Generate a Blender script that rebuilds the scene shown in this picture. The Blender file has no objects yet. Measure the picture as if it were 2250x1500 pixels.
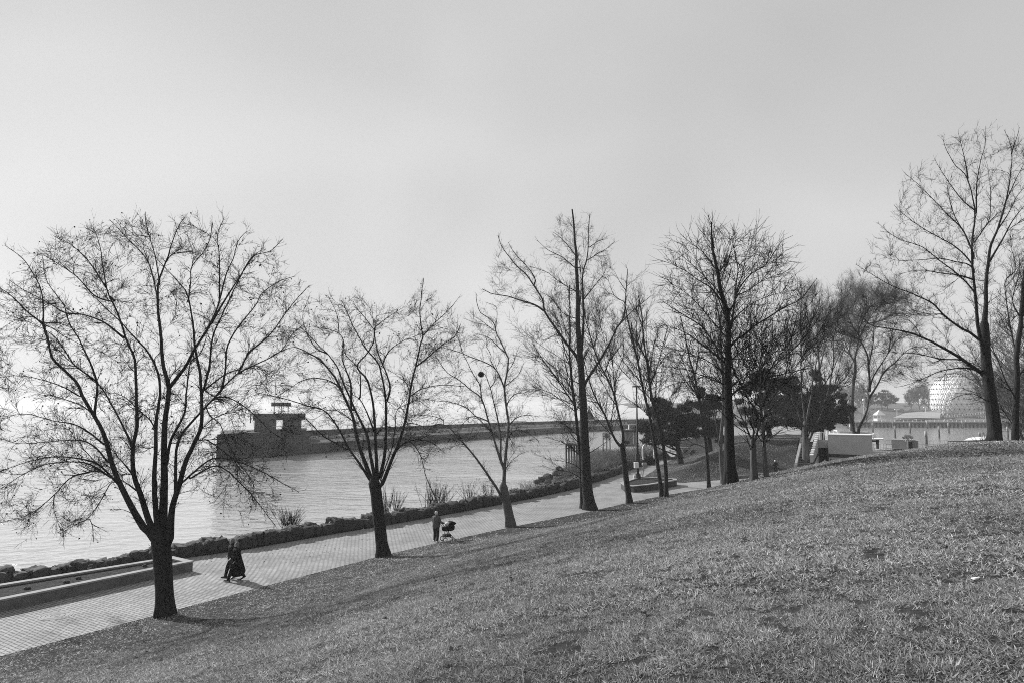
import bpy, math, random
import numpy as np
from mathutils import Vector, Matrix
C = bpy.context.scene.collection
SC = bpy.context.scene
R_ = math.radians
# ------------------------------------------------------------------ camera
F = 1500.0; PITCH = math.atan(147 / 1500.0); HC = 7.8
cam = bpy.data.cameras.new('camera'); cam_o = bpy.data.objects.new('camera', cam); C.objects.link(cam_o)
cam.sensor_width = 36; cam.lens = 36 * F / 2250; cam.clip_start = 0.1; cam.clip_end = 20000
cam_o.location = (0, 0, HC); cam_o.rotation_euler = (math.pi / 2 + PITCH, 0, 0)
SC.camera = cam_o
# ------------------------------------------------------------------ sky, sun, exposure
SUN_DIR = Vector((-0.78, 0.63, 0)).normalized(); SUN_EL = R_(27)
SUN_AZ = math.atan2(SUN_DIR.x, SUN_DIR.y)
wd = bpy.data.worlds.new('World'); SC.world = wd; wd.use_nodes = True
nt = wd.node_tree; nt.nodes.clear()
sky = nt.nodes.new('ShaderNodeTexSky'); sky.sky_type = 'NISHITA'; sky.sun_disc = False
sky.sun_elevation = SUN_EL; sky.sun_rotation = SUN_AZ; sky.dust_density = 3.0; sky.air_density = 1.0; sky.altitude = 80
bw = nt.nodes.new('ShaderNodeRGBToBW'); nt.links.new(sky.outputs[0], bw.inputs[0])      # black-and-white photograph
pw = nt.nodes.new('ShaderNodeMath'); pw.operation = 'POWER'; pw.inputs[1].default_value = 0.06; nt.links.new(bw.outputs[0], pw.inputs[0])
ml = nt.nodes.new('ShaderNodeMath'); ml.operation = 'MULTIPLY'; ml.inputs[1].default_value = 4.9; nt.links.new(pw.outputs[0], ml.inputs[0])
# faint high veil of cloud, and a sky that deepens towards the zenith and away from the sun
tcw = nt.nodes.new('ShaderNodeTexCoord'); nzw = nt.nodes.new('ShaderNodeTexNoise'); nzw.inputs['Scale'].default_value = 2.2; nzw.inputs['Detail'].default_value = 2; nzw.inputs['Roughness'].default_value = .4; nzw.inputs['Distortion'].default_value = .4
mpw = nt.nodes.new('ShaderNodeMapping'); mpw.inputs['Scale'].default_value = (1, 1, 1.6); mpw.inputs['Location'].default_value = (.35, .1, .2); nt.links.new(tcw.outputs['Generated'], mpw.inputs[0]); nt.links.new(mpw.outputs[0], nzw.inputs['Vector'])
mrw = nt.nodes.new('ShaderNodeMapRange'); mrw.inputs['From Min'].default_value = .3; mrw.inputs['From Max'].default_value = .7; mrw.inputs['To Min'].default_value = .88; mrw.inputs['To Max'].default_value = 1.08; nt.links.new(nzw.outputs[0], mrw.inputs[0])
sxw = nt.nodes.new('ShaderNodeSeparateXYZ'); nt.links.new(tcw.outputs['Generated'], sxw.inputs[0])
mzw = nt.nodes.new('ShaderNodeMapRange'); mzw.inputs['From Min'].default_value = .05; mzw.inputs['From Max'].default_value = .62; mzw.inputs['To Min'].default_value = 1.0; mzw.inputs['To Max'].default_value = .77; nt.links.new(sxw.outputs[2], mzw.inputs[0])
m1w = nt.nodes.new('ShaderNodeMath'); m1w.operation = 'MULTIPLY'; nt.links.new(ml.outputs[0], m1w.inputs[0]); nt.links.new(mrw.outputs[0], m1w.inputs[1])
m2w = nt.nodes.new('ShaderNodeMath'); m2w.operation = 'MULTIPLY'; nt.links.new(m1w.outputs[0], m2w.inputs[0]); nt.links.new(mzw.outputs[0], m2w.inputs[1])
bg = nt.nodes.new('ShaderNodeBackground'); bg.inputs[1].default_value = 0.10; nt.links.new(m2w.outputs[0], bg.inputs[0])
wo = nt.nodes.new('ShaderNodeOutputWorld'); nt.links.new(bg.outputs[0], wo.inputs[0])
sl = bpy.data.lights.new('sun', 'SUN'); sl.energy = 5.0; sl.angle = R_(0.6); sl.color = (1, 1, 1)
so = bpy.data.objects.new('sun', sl); C.objects.link(so)
sd = Vector((SUN_DIR.x * math.cos(SUN_EL), SUN_DIR.y * math.cos(SUN_EL), math.sin(SUN_EL)))
so.rotation_euler = sd.to_track_quat('Z', 'Y').to_euler(); so.location = (-40, 40, 60)
SC.view_settings.view_transform = 'Standard'; SC.view_settings.look = 'None'
SC.view_settings.exposure = 0.5; SC.view_settings.gamma = 1.0
SC.render.engine = 'CYCLES'
cy = SC.cycles; cy.use_denoising = False; cy.pixel_filter_type = 'BLACKMAN_HARRIS'; cy.filter_width = .95; cy.max_bounces = 5; cy.diffuse_bounces = 2; cy.glossy_bounces = 2
cy.transmission_bounces = 2; cy.volume_bounces = 0; cy.transparent_max_bounces = 4; cy.caustics_reflective = False; cy.caustics_refractive = False

# ------------------------------------------------------------------ helpers: pixel rays, tags, meshes
def ray(x, y):
    u = (x - 1125) / F; v = (750 - y) / F
    return np.array([u, math.cos(PITCH) - v * math.sin(PITCH), math.sin(PITCH) + v * math.cos(PITCH)])
def pz(x, y, z=0.0):
    d = ray(x, y); t = (z - HC) / d[2]; return d * t + np.array([0, 0, HC])
def pt(x, y, Y):
    d = ray(x, y); t = Y / d[1]; return d * t + np.array([0, 0, HC])
def tag(o, label=None, cat=None, group=None, kind=None):
    if label: o['label'] = label
    if cat: o['category'] = cat
    if group: o['group'] = group
    if kind: o['kind'] = kind
    return o
def empty(name, loc=(0, 0, 0), rz=0.0):
    o = bpy.data.objects.new(name, None); C.objects.link(o); o.location = loc; o.rotation_euler = (0, 0, rz)
    o.empty_display_size = 0.3; return o
def mesh_np(name, V, Fq, mat, parent=None, smooth=True, attr=None, loc=None):
    """V (n,3); Fq list of (m,k) int arrays; world coords when parent is an un-rotated empty whose location is subtracted"""
    V = np.asarray(V, np.float32)
    if isinstance(Fq, np.ndarray): Fq = [Fq]
    off = np.array(parent.location if (parent is not None and loc is None) else (loc if loc is not None else (0, 0, 0)), np.float32)
    me = bpy.data.meshes.new(name)
    me.vertices.add(len(V)); me.vertices.foreach_set('co', (V - off).ravel())
    nl = sum(f.size for f in Fq); nf = sum(len(f) for f in Fq)
    me.loops.add(nl); me.polygons.add(nf)
    me.loops.foreach_set('vertex_index', np.concatenate([f.ravel() for f in Fq]).astype(np.int32))
    st = []; s = 0
    for f in Fq:
        k = f.shape[1]; st.append(s + np.arange(len(f)) * k); s += f.size
    me.polygons.foreach_set('loop_start', np.concatenate(st).astype(np.int32))
    if smooth: me.polygons.foreach_set('use_smooth', np.ones(nf, bool))
    if attr:
        for an, av in attr.items():
            a = me.attributes.new(an, 'FLOAT', 'POINT'); a.data.foreach_set('value', np.asarray(av, np.float32))
    me.update(calc_edges=True)
    if mat: me.materials.append(mat)
    o = bpy.data.objects.new(name, me); C.objects.link(o)
    if parent is not None: o.parent = parent
    if loc is not None: o.location = loc
    return o
class MB:
    """collects shapes into one mesh"""
    def __init__(s): s.v = []; s.f = []; s.n = 0
    def add(s, V, Fs):
        s.v.append(np.asarray(V, float)); 
        for f in Fs: s.f.append([i + s.n for i in f])
        s.n += len(V); return s
    def box(s, c, d, rz=0.0, tilt=0.0, bev=0.0):
        x, y, z = [k / 2 for k in d]
        pts = []
        if bev <= 0:
            P = [(-x,-y,-z),(x,-y,-z),(x,y,-z),(-x,y,-z),(-x,-y,z),(x,-y,z),(x,y,z),(-x,y,z)]
            Fs = [(0,3,2,1),(4,5,6,7),(0,1,5,4),(1,2,6,5),(2,3,7,6),(3,0,4,7)]
        else:
            b = min(bev, x * .9, y * .9, z * .9); P = []; Fs = []
            def ring(zz, k): return [(-x+k,-y+k,zz),(x-k,-y+k,zz),(x-k,y-k,zz),(-x+k,y-k,zz)]
            P = ring(-z, b) + ring(-z + b, 0) + ring(z - b, 0) + ring(z, b)
            Fs = [(0,3,2,1),(12,13,14,15)]
            for r in range(3):
                for i in range(4):
                    j = (i + 1) % 4; Fs.append((r*4+i, r*4+j, r*4+4+j, r*4+4+i))
        P = np.array(P, float)
        if tilt: 
            ct, st_ = math.cos(tilt), math.sin(tilt); P = np.stack([P[:,0]*ct+P[:,2]*st_, P[:,1], -P[:,0]*st_+P[:,2]*ct], 1)
        cr, sr = math.cos(rz), math.sin(rz)
        P = np.stack([P[:,0]*cr-P[:,1]*sr, P[:,0]*sr+P[:,1]*cr, P[:,2]], 1) + np.array(c, float)
        return s.add(P, Fs)
    def bar(s, a, b, r, n=6, r2=None):
        a = np.array(a, float); b = np.array(b, float); r2 = r if r2 is None else r2
        d = b - a; L = np.linalg.norm(d); d /= max(L, 1e-9)
        ref = np.array([0, 0, 1.0]) if abs(d[2]) < .9 else np.array([1.0, 0, 0])
        u = np.cross(d, ref); u /= np.linalg.norm(u); w = np.cross(d, u)
        P = []
        for (p, rr) in ((a, r), (b, r2)):
            for k in range(n):
                t = 2 * math.pi * (k + .5) / n; P.append(p + rr * (math.cos(t) * u + math.sin(t) * w))
        Fs = [(i, (i+1) % n, n + (i+1) % n, n + i) for i in range(n)] + [tuple(range(n))[::-1], tuple(range(n, 2*n))]
        return s.add(P, Fs)
    def tube(s, pts, rad, n=6):
        for i in range(len(pts) - 1):
            r1 = rad[i] if hasattr(rad, '__len__') else rad; r2 = rad[i+1] if hasattr(rad, '__len__') else rad
            s.bar(pts[i], pts[i+1], r1, n, r2)
        return s
    def sphere(s, c, r, nu=10, nv=7, sc=(1, 1, 1)):
        P = []; Fs = []
        for j in range(1, nv):
            ph = math.pi * j / nv
            for i in range(nu):
                th = 2 * math.pi * i / nu; P.append((c[0]+r*sc[0]*math.sin(ph)*math.cos(th), c[1]+r*sc[1]*math.sin(ph)*math.sin(th), c[2]+r*sc[2]*math.cos(ph)))
        top = len(P); P.append((c[0], c[1], c[2]+r*sc[2])); P.append((c[0], c[1], c[2]-r*sc[2]))
        for j in range(nv-2):
            for i in range(nu): Fs.append((j*nu+i, (j+1)*nu+i, (j+1)*nu+(i+1) % nu, j*nu+(i+1) % nu))
        for i in range(nu):
            Fs.append((top, i, (i+1) % nu)); Fs.append((top+1, (nv-2)*nu+(i+1) % nu, (nv-2)*nu+i))
        return s.add(P, Fs)
    def prism(s, poly, z0, z1, bot=True):
        n = len(poly); P = [(p[0], p[1], z0) for p in poly] + [(p[0], p[1], z1) for p in poly]
        Fs = [(i, (i+1) % n, n+(i+1) % n, n+i) for i in range(n)] + [tuple(range(n, 2*n))]
        if bot: Fs.append(tuple(range(n))[::-1])
        return s.add(P, Fs)
    def loft(s, rings, n=12, cap=True):
        """rings: (cx,cy,cz,rx,ry)"""
        P = []; Fs = []
        for (cx, cy_, cz, rx, ry) in rings:
            for k in range(n):
                t = 2*math.pi*k/n; P.append((cx+rx*math.cos(t), cy_+ry*math.sin(t), cz))
        m = len(rings)
        for j in range(m-1):
            for i in range(n): Fs.append((j*n+i, j*n+(i+1) % n, (j+1)*n+(i+1) % n, (j+1)*n+i))
        if cap: Fs.append(tuple(range(n))[::-1]); Fs.append(tuple(range((m-1)*n, m*n)))
        return s.add(P, Fs)
    def build(s, name, mat, parent=None, smooth=False, world=False):
        V = np.concatenate(s.v); me = bpy.data.meshes.new(name)
        if world and parent is not None: V = V - np.array(parent.location)
        me.from_pydata([tuple(v) for v in V], [], s.f); me.update()
        if smooth:
            me.polygons.foreach_set('use_smooth', np.ones(len(me.polygons), bool))
        me.materials.append(mat)
        o = bpy.data.objects.new(name, me); C.objects.link(o)
        if parent is not None: o.parent = parent
        return o
def copy_tree(o, parent=None):
    c = o.copy(); C.objects.link(c); c.parent = parent
    for ch in list(o.children): copy_tree(ch, c)
    return c

# ------------------------------------------------------------------ materials (all grey: the photograph is black and white)
def g3(v): return (v, v, v, 1)
def mat(name, v, rough=.8, spec=.3, noise=None, bump=None, metal=0.0, v2=None, coords='Object'):
    """noise=(scale, detail) mixes v..v2 ; bump=(scale, strength, distance)"""
    m = bpy.data.materials.new(name); m.use_nodes = True; t = m.node_tree; b = t.nodes['Principled BSDF']
    b.inputs['Base Color'].default_value = g3(v); b.inputs['Roughness'].default_value = rough
    b.inputs['Specular IOR Level'].default_value = spec; b.inputs['Metallic'].default_value = metal
    tc = t.nodes.new('ShaderNodeTexCoord')
    if noise:
        n = t.nodes.new('ShaderNodeTexNoise'); n.inputs['Scale'].default_value = noise[0]; n.inputs['Detail'].default_value = noise[1]
        n.inputs['Roughness'].default_value = .65
        if len(noise) > 2:
            mp = t.nodes.new('ShaderNodeMapping'); mp.inputs['Scale'].default_value = noise[2]; t.links.new(tc.outputs[coords], mp.inputs[0]); t.links.new(mp.outputs[0], n.inputs['Vector'])
        else: t.links.new(tc.outputs[coords], n.inputs['Vector'])
        r = t.nodes.new('ShaderNodeValToRGB'); r.color_ramp.elements[0].position = .3; r.color_ramp.elements[1].position = .7
        r.color_ramp.elements[0].color = g3(v); r.color_ramp.elements[1].color = g3(v2 if v2 is not None else v * 1.6)
        t.links.new(n.outputs[0], r.inputs[0]); t.links.new(r.outputs[0], b.inputs['Base Color'])
    if bump:
        n = t.nodes.new('ShaderNodeTexNoise'); n.inputs['Scale'].default_value = bump[0]; n.inputs['Detail'].default_value = 5
        mp = t.nodes.new('ShaderNodeMapping'); mp.inputs['Scale'].default_value = bump[3] if len(bump) > 3 else (1, 1, 1)
        t.links.new(tc.outputs[coords], mp.inputs[0]); t.links.new(mp.outputs[0], n.inputs['Vector'])
        bu = t.nodes.new('ShaderNodeBump'); bu.inputs['Strength'].default_value = bump[1]; bu.inputs['Distance'].default_value = bump[2]
        t.links.new(n.outputs[0], bu.inputs['Height']); t.links.new(bu.outputs[0], b.inputs['Normal'])
    return m
M = dict(
    bark=mat('bark', .014, .95, .12, noise=(3, 6, (4, 4, .7)), v2=.042, bump=(6, .9, .04, (5, 5, .8))),
    bark_pale=mat('pale_bark', .05, .95, .15, noise=(2, 6, (4, 4, .7)), v2=.13, bump=(5, .8, .04, (5, 5, .8))),
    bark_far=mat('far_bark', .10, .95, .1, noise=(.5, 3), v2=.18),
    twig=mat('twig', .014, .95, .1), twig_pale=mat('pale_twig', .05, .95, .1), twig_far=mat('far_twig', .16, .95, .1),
    leaf=mat('withered_leaf', .05, .9, .1),
    stone=mat('armour_stone', .035, .95, .2, noise=(2.3, 8), v2=.085, bump=(3.5, .9, .12)),
    rock=mat('boulder_stone', .04, .95, .2, noise=(2.6, 8), v2=.09, bump=(4, .8, .08)),
    conc=mat('planter_concrete', .10, .9, .2, noise=(2.5, 8), v2=.19, bump=(20, .4, .01)),
    cap=mat('coping_concrete', .22, .9, .2, noise=(2.0, 8), v2=.36, bump=(20, .3, .01)),
    soil=mat('planter_soil', .018, .98, .05, noise=(7, 8), v2=.075, bump=(9, 1, .12)), cover=mat('manhole_iron', .20, .8, .3, noise=(6, 6), v2=.30),
    hull=mat('hull_steel', .016, .8, .2, noise=(.25, 8, (.3, .3, 2.5)), v2=.045, bump=(.6, .3, .1)),
    hull_top=mat('deck_rubble', .12, .9, .2, noise=(.8, 8), v2=.6),
    hull_house=mat('wheelhouse_paint', .04, .8, .2, noise=(.6, 6), v2=.07),
    white=mat('white_paint', .72, .6, .3, noise=(1.2, 6), v2=.82),
    offwhite=mat('offwhite_stucco', .42, .85, .2, noise=(.8, 8), v2=.54, bump=(12, .2, .01)),
    grey=mat('grey_paint', .22, .7, .3, noise=(.8, 6), v2=.28),
    mid=mat('midgrey_paint', .38, .8, .2, noise=(.7, 6), v2=.45),
    dark=mat('dark_paint', .03, .7, .3, noise=(1.5, 4), v2=.05),
    black=mat('black_metal', .02, .5, .4), steel=mat('galvanised_steel', .35, .45, .5, metal=.6),
    wood=mat('weathered_wood', .16, .9, .2, noise=(2, 6, (1, 8, 8)), v2=.28, bump=(8, .4, .02)),
    wood_pale=mat('pale_timber', .42, .9, .2, noise=(1.2, 8, (.3, 4, 4)), v2=.62, bump=(6, .4, .02)),
    pile=mat('pile_timber', .07, .9, .2, noise=(1.5, 6), v2=.14),
    glass=mat('dark_glass', .02, .15, .6),
    skin=mat('skin', .32, .6, .3), cloth_black=mat('black_wool', .012, .95, .1, bump=(60, .3, .01)), cloth_dark=mat('dark_cloth', .02, .9, .15, bump=(40, .3, .01)),
    cloth_mid=mat('grey_cloth', .09, .9, .15, bump=(25, .5, .02)), cloth_pale=mat('pale_cloth', .55, .9, .15, bump=(25, .4, .02)),
    hair_grey=mat('grey_hair', .14, .8, .3, bump=(60, .6, .01)), hair_dark=mat('dark_hair', .04, .7, .4, bump=(60, .6, .01)),
    shoe_white=mat('white_shoe', .7, .6, .3), shoe_black=mat('black_shoe', .015, .5, .4), rubber=mat('rubber', .02, .8, .2),
    needle=mat('pine_needle', .022, .9, .2, noise=(1.0, 4), v2=.10), needle_pale=mat('grey_pine_needle', .045, .9, .15, noise=(.9, 4), v2=.17),  # needle contrast paints lit and shaded variety into the crown colour
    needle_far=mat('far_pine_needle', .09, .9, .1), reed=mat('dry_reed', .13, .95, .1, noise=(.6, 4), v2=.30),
    dome_panel=mat('dome_panel', .78, .55, .4, noise=(.25, 4), v2=.88), nest=mat('nest_twigs', .03, .95, .1),
)
# ------------------------------------------------------------------ terrain
EDGE = np.array([(-34,-14),(-26,2),(-20,14.5),(-16.2,22.5),(-13.9,26.2),(-10.9,31.1),(-7.1,37.1),(-4.4,40.8),(-.2,46),(6.1,53.3),(9.8,58.1),(13.8,62.9),(19.6,68.7),(23.8,73.2),(30.7,80.6),(34.7,84.5),(45,90),(62,95),(90,102)], float)
WALL = np.array([(-30,18),(-26.2,25.2),(-22.6,30.4),(-20.8,32.6),(-18.6,35.2),(-16.8,37.1),(-14.9,38.9),(-11.1,43.8),(-7.9,47.6),(-4.3,52.3),(2.0,61.0),(6.0,67.5),(9.5,75.0),(13.2,83.6),(17.2,93.5),(21.5,103.5)], float)
FARK = np.array([(15.1,78.6),(16.6,75.6),(17.9,73.3),(21.4,75.3),(25.2,77.7),(30.2,80.6),(33.4,84.0)], float)
SIDE = np.array([(15.1,79.5),(18.6,89.6),(21,96.8),(24.6,106)], float)
STAIRL = np.array([(30.5,74.5),(34.9,84),(40.9,97),(48,112.4)], float)
COAST = np.array([(-75,-60),(-40,0),(-31.5,17.5),(-27.6,25.8),(-23.8,31.3),(-21.6,33.8),(-17.6,38.6),(-15.8,40.2),(-12.2,45),(-9,48.8),(-5.5,53.6),(.8,62.4),(3.6,70),(5.5,80),(8,92),(12.5,103),(19,111),(27,116),(40,121),(60,128),(80,140),(110,154),(160,152),(230,140),(320,120),(320,-60)], float)
def poly_sdist(poly, X, Y, closed=False):
    X = np.asarray(X, float); Y = np.asarray(Y, float); best = np.full(X.shape, 1e9); sg = np.zeros(X.shape)
    P = list(poly) + ([poly[0]] if closed else [])
    for a, b in zip(P[:-1], P[1:]):
        a = np.array(a); b = np.array(b); d = b - a; L = np.hypot(*d); d = d / L
        t = np.clip((X-a[0])*d[0]+(Y-a[1])*d[1], 0, L); qx = X-a[0]-d[0]*t; qy = Y-a[1]-d[1]*t
        r = np.hypot(qx, qy); c = d[1]*qx-d[0]*qy; m = r < best
        best = np.where(m, r, best); sg = np.where(m, np.sign(c), sg)
    return best * sg
def sm(x): x = np.clip(x, 0, 1); return x*x*(3-2*x)
def vnoise(X, Y, s, seed=0):
    X = np.asarray(X, float)/s; Y = np.asarray(Y, float)/s; xi = np.floor(X).astype(np.int64); yi = np.floor(Y).astype(np.int64)
    def h(a, b):
        n = (a*374761393 + b*668265263 + seed*982451653) & 0x7fffffff; n = ((n ^ (n >> 13)) * 1274126177) & 0x7fffffff; n = n ^ (n >> 16); return (n & 0xffff) / 65535.0
    fx = sm(X-xi); fy = sm(Y-yi)
    return (h(xi, yi)*(1-fx)+h(xi+1, yi)*fx)*(1-fy)+(h(xi, yi+1)*(1-fx)+h(xi+1, yi+1)*fx)*fy
def inside_coast(X, Y): return -poly_sdist(COAST, X, Y, True)
_orient = poly_sdist(COAST, np.array([0.]), np.array([0.]), True)[0]
def coast_d(X, Y):
    d = poly_sdist(COAST, X, Y, True); return d if _orient > 0 else -d
def hz(X, Y):
    X = np.asarray(X, float); Y = np.asarray(Y, float)
    s = poly_sdist(EDGE, X, Y); a = X*.66+Y*.75
    pr = np.clip(s, 0, None)/27.5; pr = np.where(pr < 1, pr*.24+.76*sm(pr), 1.)
    hill = 6.55*pr*(1-sm((a-29)/64.4))
    lip = .05*sm(s/.25)
    und = (vnoise(X, Y, 3.1, 1)-.5)*.10+(vnoise(X, Y, 1.3, 2)-.5)*.05+(vnoise(X, Y, 7, 3)-.5)*.12
    z = -.03+np.where(s > 0, hill+lip+und*sm(s/4), 0)
    # second mound beyond the path
    d1 = -poly_sdist(FARK, X, Y); d2 = poly_sdist(SIDE, X, Y)
    m = np.minimum(np.where(s < -1, np.clip(d1, 0, None), 0)/15.0, np.clip(d2, 0, None)/13.0)
    mound = 3.25*sm(m)*(Y > 70)
    cut = 1-sm((poly_sdist(STAIRL, X, Y)+.35)/.5); mound = mound*cut
    mound = mound+cut*np.where((d1 > 0) & (d2 > 0) & (Y > 70), .05+(vnoise(X, Y, 2.3, 5)-.5)*.12*sm(m*4), 0)
    z = z+np.where(s < -1, mound, 0)
    # spit on the lake side of the far stretch of wall
    w = poly_sdist(WALL, X, Y); spit = np.clip(-w-.6, 0, 6)
    z = z+np.where((Y > 66) & (s < 0) & (w < 0) , .9*sm(spit/2.5)*sm((Y-66)/14)+(vnoise(X, Y, 2.2, 8)-.5)*.5*sm(spit/1.5), 0)
    c = coast_d(X, Y)
    z = np.where(c < 2.0, np.minimum(z, z-(2.0-c)*.75), z)
    return np.maximum(z, -4.0)
def hit(x, y, zmin=0.0, far=140):
    """ray of a pixel against the terrain"""
    d = ray(x, y); t = np.arange(3, far, .1); p = d[None]*t[:, None]+np.array([0, 0, HC]); h = hz(p[:, 0], p[:, 1])
    k = np.argmax(p[:, 2] <= h)
    return p[k] if p[k, 2] <= h[k] else None
def gz(x, y): return float(hz(np.array([x]), np.array([y]))[0])
def grid(name, xs, ys, zf, mt, keep=None, kind='structure'):
    X, Y = np.meshgrid(xs, ys); Z = zf(X, Y); V = np.stack([X.ravel(), Y.ravel(), Z.ravel()], 1); nx = len(xs); ny = len(ys)
    i, j = np.meshgrid(np.arange(nx-1), np.arange(ny-1)); a = (j*nx+i).ravel(); Q = np.stack([a, a+1, a+nx+1, a+nx], 1)
    if keep is not None:
        k = keep(X, Y); kk = k.ravel()[Q].any(1); Q = Q[kk]
        used = np.unique(Q); mp = np.full(len(V), -1); mp[used] = np.arange(len(used)); V = V[used]; Q = mp[Q]
    o = mesh_np(name, V, Q, mt); tag(o, kind=kind); return o
# ground material: turf over soil with worn patches
def ground_mat():
    m = mat('turf', .045, .98, .05); t = m.node_tree; b = t.nodes['Principled BSDF']; tc = t.nodes.new('ShaderNodeTexCoord')
    def nz(s, d, lo, hi, c0, c1):
        n = t.nodes.new('ShaderNodeTexNoise'); n.inputs['Scale'].default_value = s; n.inputs['Detail'].default_value = d; n.inputs['Roughness'].default_value = .7
        t.links.new(tc.outputs['Object'], n.inputs['Vector']); r = t.nodes.new('ShaderNodeValToRGB')
        r.color_ramp.elements[0].position = lo; r.color_ramp.elements[1].position = hi; r.color_ramp.elements[0].color = g3(c0); r.color_ramp.elements[1].color = g3(c1)
        t.links.new(n.outputs[0], r.inputs[0]); return n, r
    n1, r1 = nz(9, 8, .35, .72, .02, .07); n2, r2 = nz(.35, 5, .35, .65, .7, 1.25)
    mx = t.nodes.new('ShaderNodeMix'); mx.data_type = 'RGBA'; mx.blend_type = 'MULTIPLY'; mx.inputs[0].default_value = 1
    t.links.new(r1.outputs[0], mx.inputs[6]); t.links.new(r2.outputs[0], mx.inputs[7]); t.links.new(mx.outputs[2], b.inputs['Base Color'])
    bu = t.nodes.new('ShaderNodeBump'); bu.inputs['Strength'].default_value = .9; bu.inputs['Distance'].default_value = .05
    t.links.new(n1.outputs[0], bu.inputs['Height']); t.links.new(bu.outputs[0], b.inputs['Normal']); return m
M['turf'] = ground_mat()
xs = np.concatenate([np.arange(-75, -34, 4), np.arange(-34, 70, .4), np.arange(70, 321, 3)]); ys = np.concatenate([np.arange(-60, 0, 4), np.arange(0, 125, .4), np.arange(125, 170, 2)])
ground = grid('ground', xs, ys, hz, M['turf'])
# ---- path (one paved sheet)
def paver_mat():
    m = mat('pavers', .25, .9, .25); t = m.node_tree; b = t.nodes['Principled BSDF']; tc = t.nodes.new('ShaderNodeTexCoord')
    mp = t.nodes.new('ShaderNodeMapping'); mp.inputs['Rotation'].default_value = (0, 0, R_(33)); t.links.new(tc.outputs['Object'], mp.inputs[0])
    br = t.nodes.new('ShaderNodeTexBrick'); br.inputs['Scale'].default_value = 1; br.inputs['Brick Width'].default_value = .30; br.inputs['Row Height'].default_value = .15
    br.inputs['Mortar Size'].default_value = .02; br.inputs['Mortar Smooth'].default_value = .3; br.inputs['Bias'].default_value = 0.0
    br.inputs['Color1'].default_value = g3(.285); br.inputs['Color2'].default_value = g3(.365); br.inputs['Mortar'].default_value = g3(.09); t.links.new(mp.outputs[0], br.inputs['Vector'])
    n = t.nodes.new('ShaderNodeTexNoise'); n.inputs['Scale'].default_value = .45; n.inputs['Detail'].default_value = 8; n.inputs['Roughness'].default_value = .7; t.links.new(tc.outputs['Object'], n.inputs['Vector'])
    r = t.nodes.new('ShaderNodeValToRGB'); r.color_ramp.elements[0].position = .36; r.color_ramp.elements[1].position = .62; r.color_ramp.elements[0].color = g3(.76); r.color_ramp.elements[1].color = g3(1.12)
    t.links.new(n.outputs[0], r.inputs[0])
    mx = t.nodes.new('ShaderNodeMix'); mx.data_type = 'RGBA'; mx.blend_type = 'MULTIPLY'; mx.inputs[0].default_value = 1
    t.links.new(br.outputs[0], mx.inputs[6]); t.links.new(r.outputs[0], mx.inputs[7])
    # dusty strip of windblown sand, patchy
    n3 = t.nodes.new('ShaderNodeTexNoise'); n3.inputs['Scale'].default_value = 14; n3.inputs['Detail'].default_value = 6; t.links.new(tc.outputs['Object'], n3.inputs['Vector'])
    r3 = t.nodes.new('ShaderNodeValToRGB'); r3.color_ramp.elements[0].position = .3; r3.color_ramp.elements[1].position = .42; r3.color_ramp.elements[0].color = g3(.72); r3.color_ramp.elements[1].color = g3(1)
    t.links.new(n3.outputs[0], r3.inputs[0]); m2 = t.nodes.new('ShaderNodeMix'); m2.data_type = 'RGBA'; m2.blend_type = 'MULTIPLY'; m2.inputs[0].default_value = 1
    t.links.new(mx.outputs[2], m2.inputs[6]); t.links.new(r3.outputs[0], m2.inputs[7]); t.links.new(m2.outputs[2], b.inputs['Base Color'])
    bu = t.nodes.new('ShaderNodeBump'); bu.inputs['Strength'].default_value = .5; bu.inputs['Distance'].default_value = .01
    t.links.new(br.outputs['Fac'], bu.inputs['Height']); bu.invert = True; t.links.new(bu.outputs[0], b.inputs['Normal']); return m
M['paver'] = paver_mat()
left = [tuple(p) for p in EDGE[1:]]; wl = [tuple(p) for p in WALL]
path_poly = [(-26, 2)] + left[1:] + [(95, 116), (60, 116), (47, 110), (40.9, 97), (35.0, 84.3)] + [(33.4, 83.9)] + [tuple(p) for p in FARK[::-1][1:]] + [tuple(p) for p in SIDE[1:]] + [(23, 107)] + wl[::-1] + [(-33, 12)]
b = MB(); b.add([(p[0], p[1], 0.0) for p in path_poly], [tuple(range(len(path_poly)))])
path = b.build('path', M['paver']); tag(path, kind='structure')
import bmesh
bm = bmesh.new(); bm.from_mesh(path.data); bmesh.ops.triangulate(bm, faces=bm.faces[:]); bm.normal_update()
for f in bm.faces:
    if f.normal.z < 0: f.normal_flip()
bm.to_mesh(path.data); bm.free()
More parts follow.
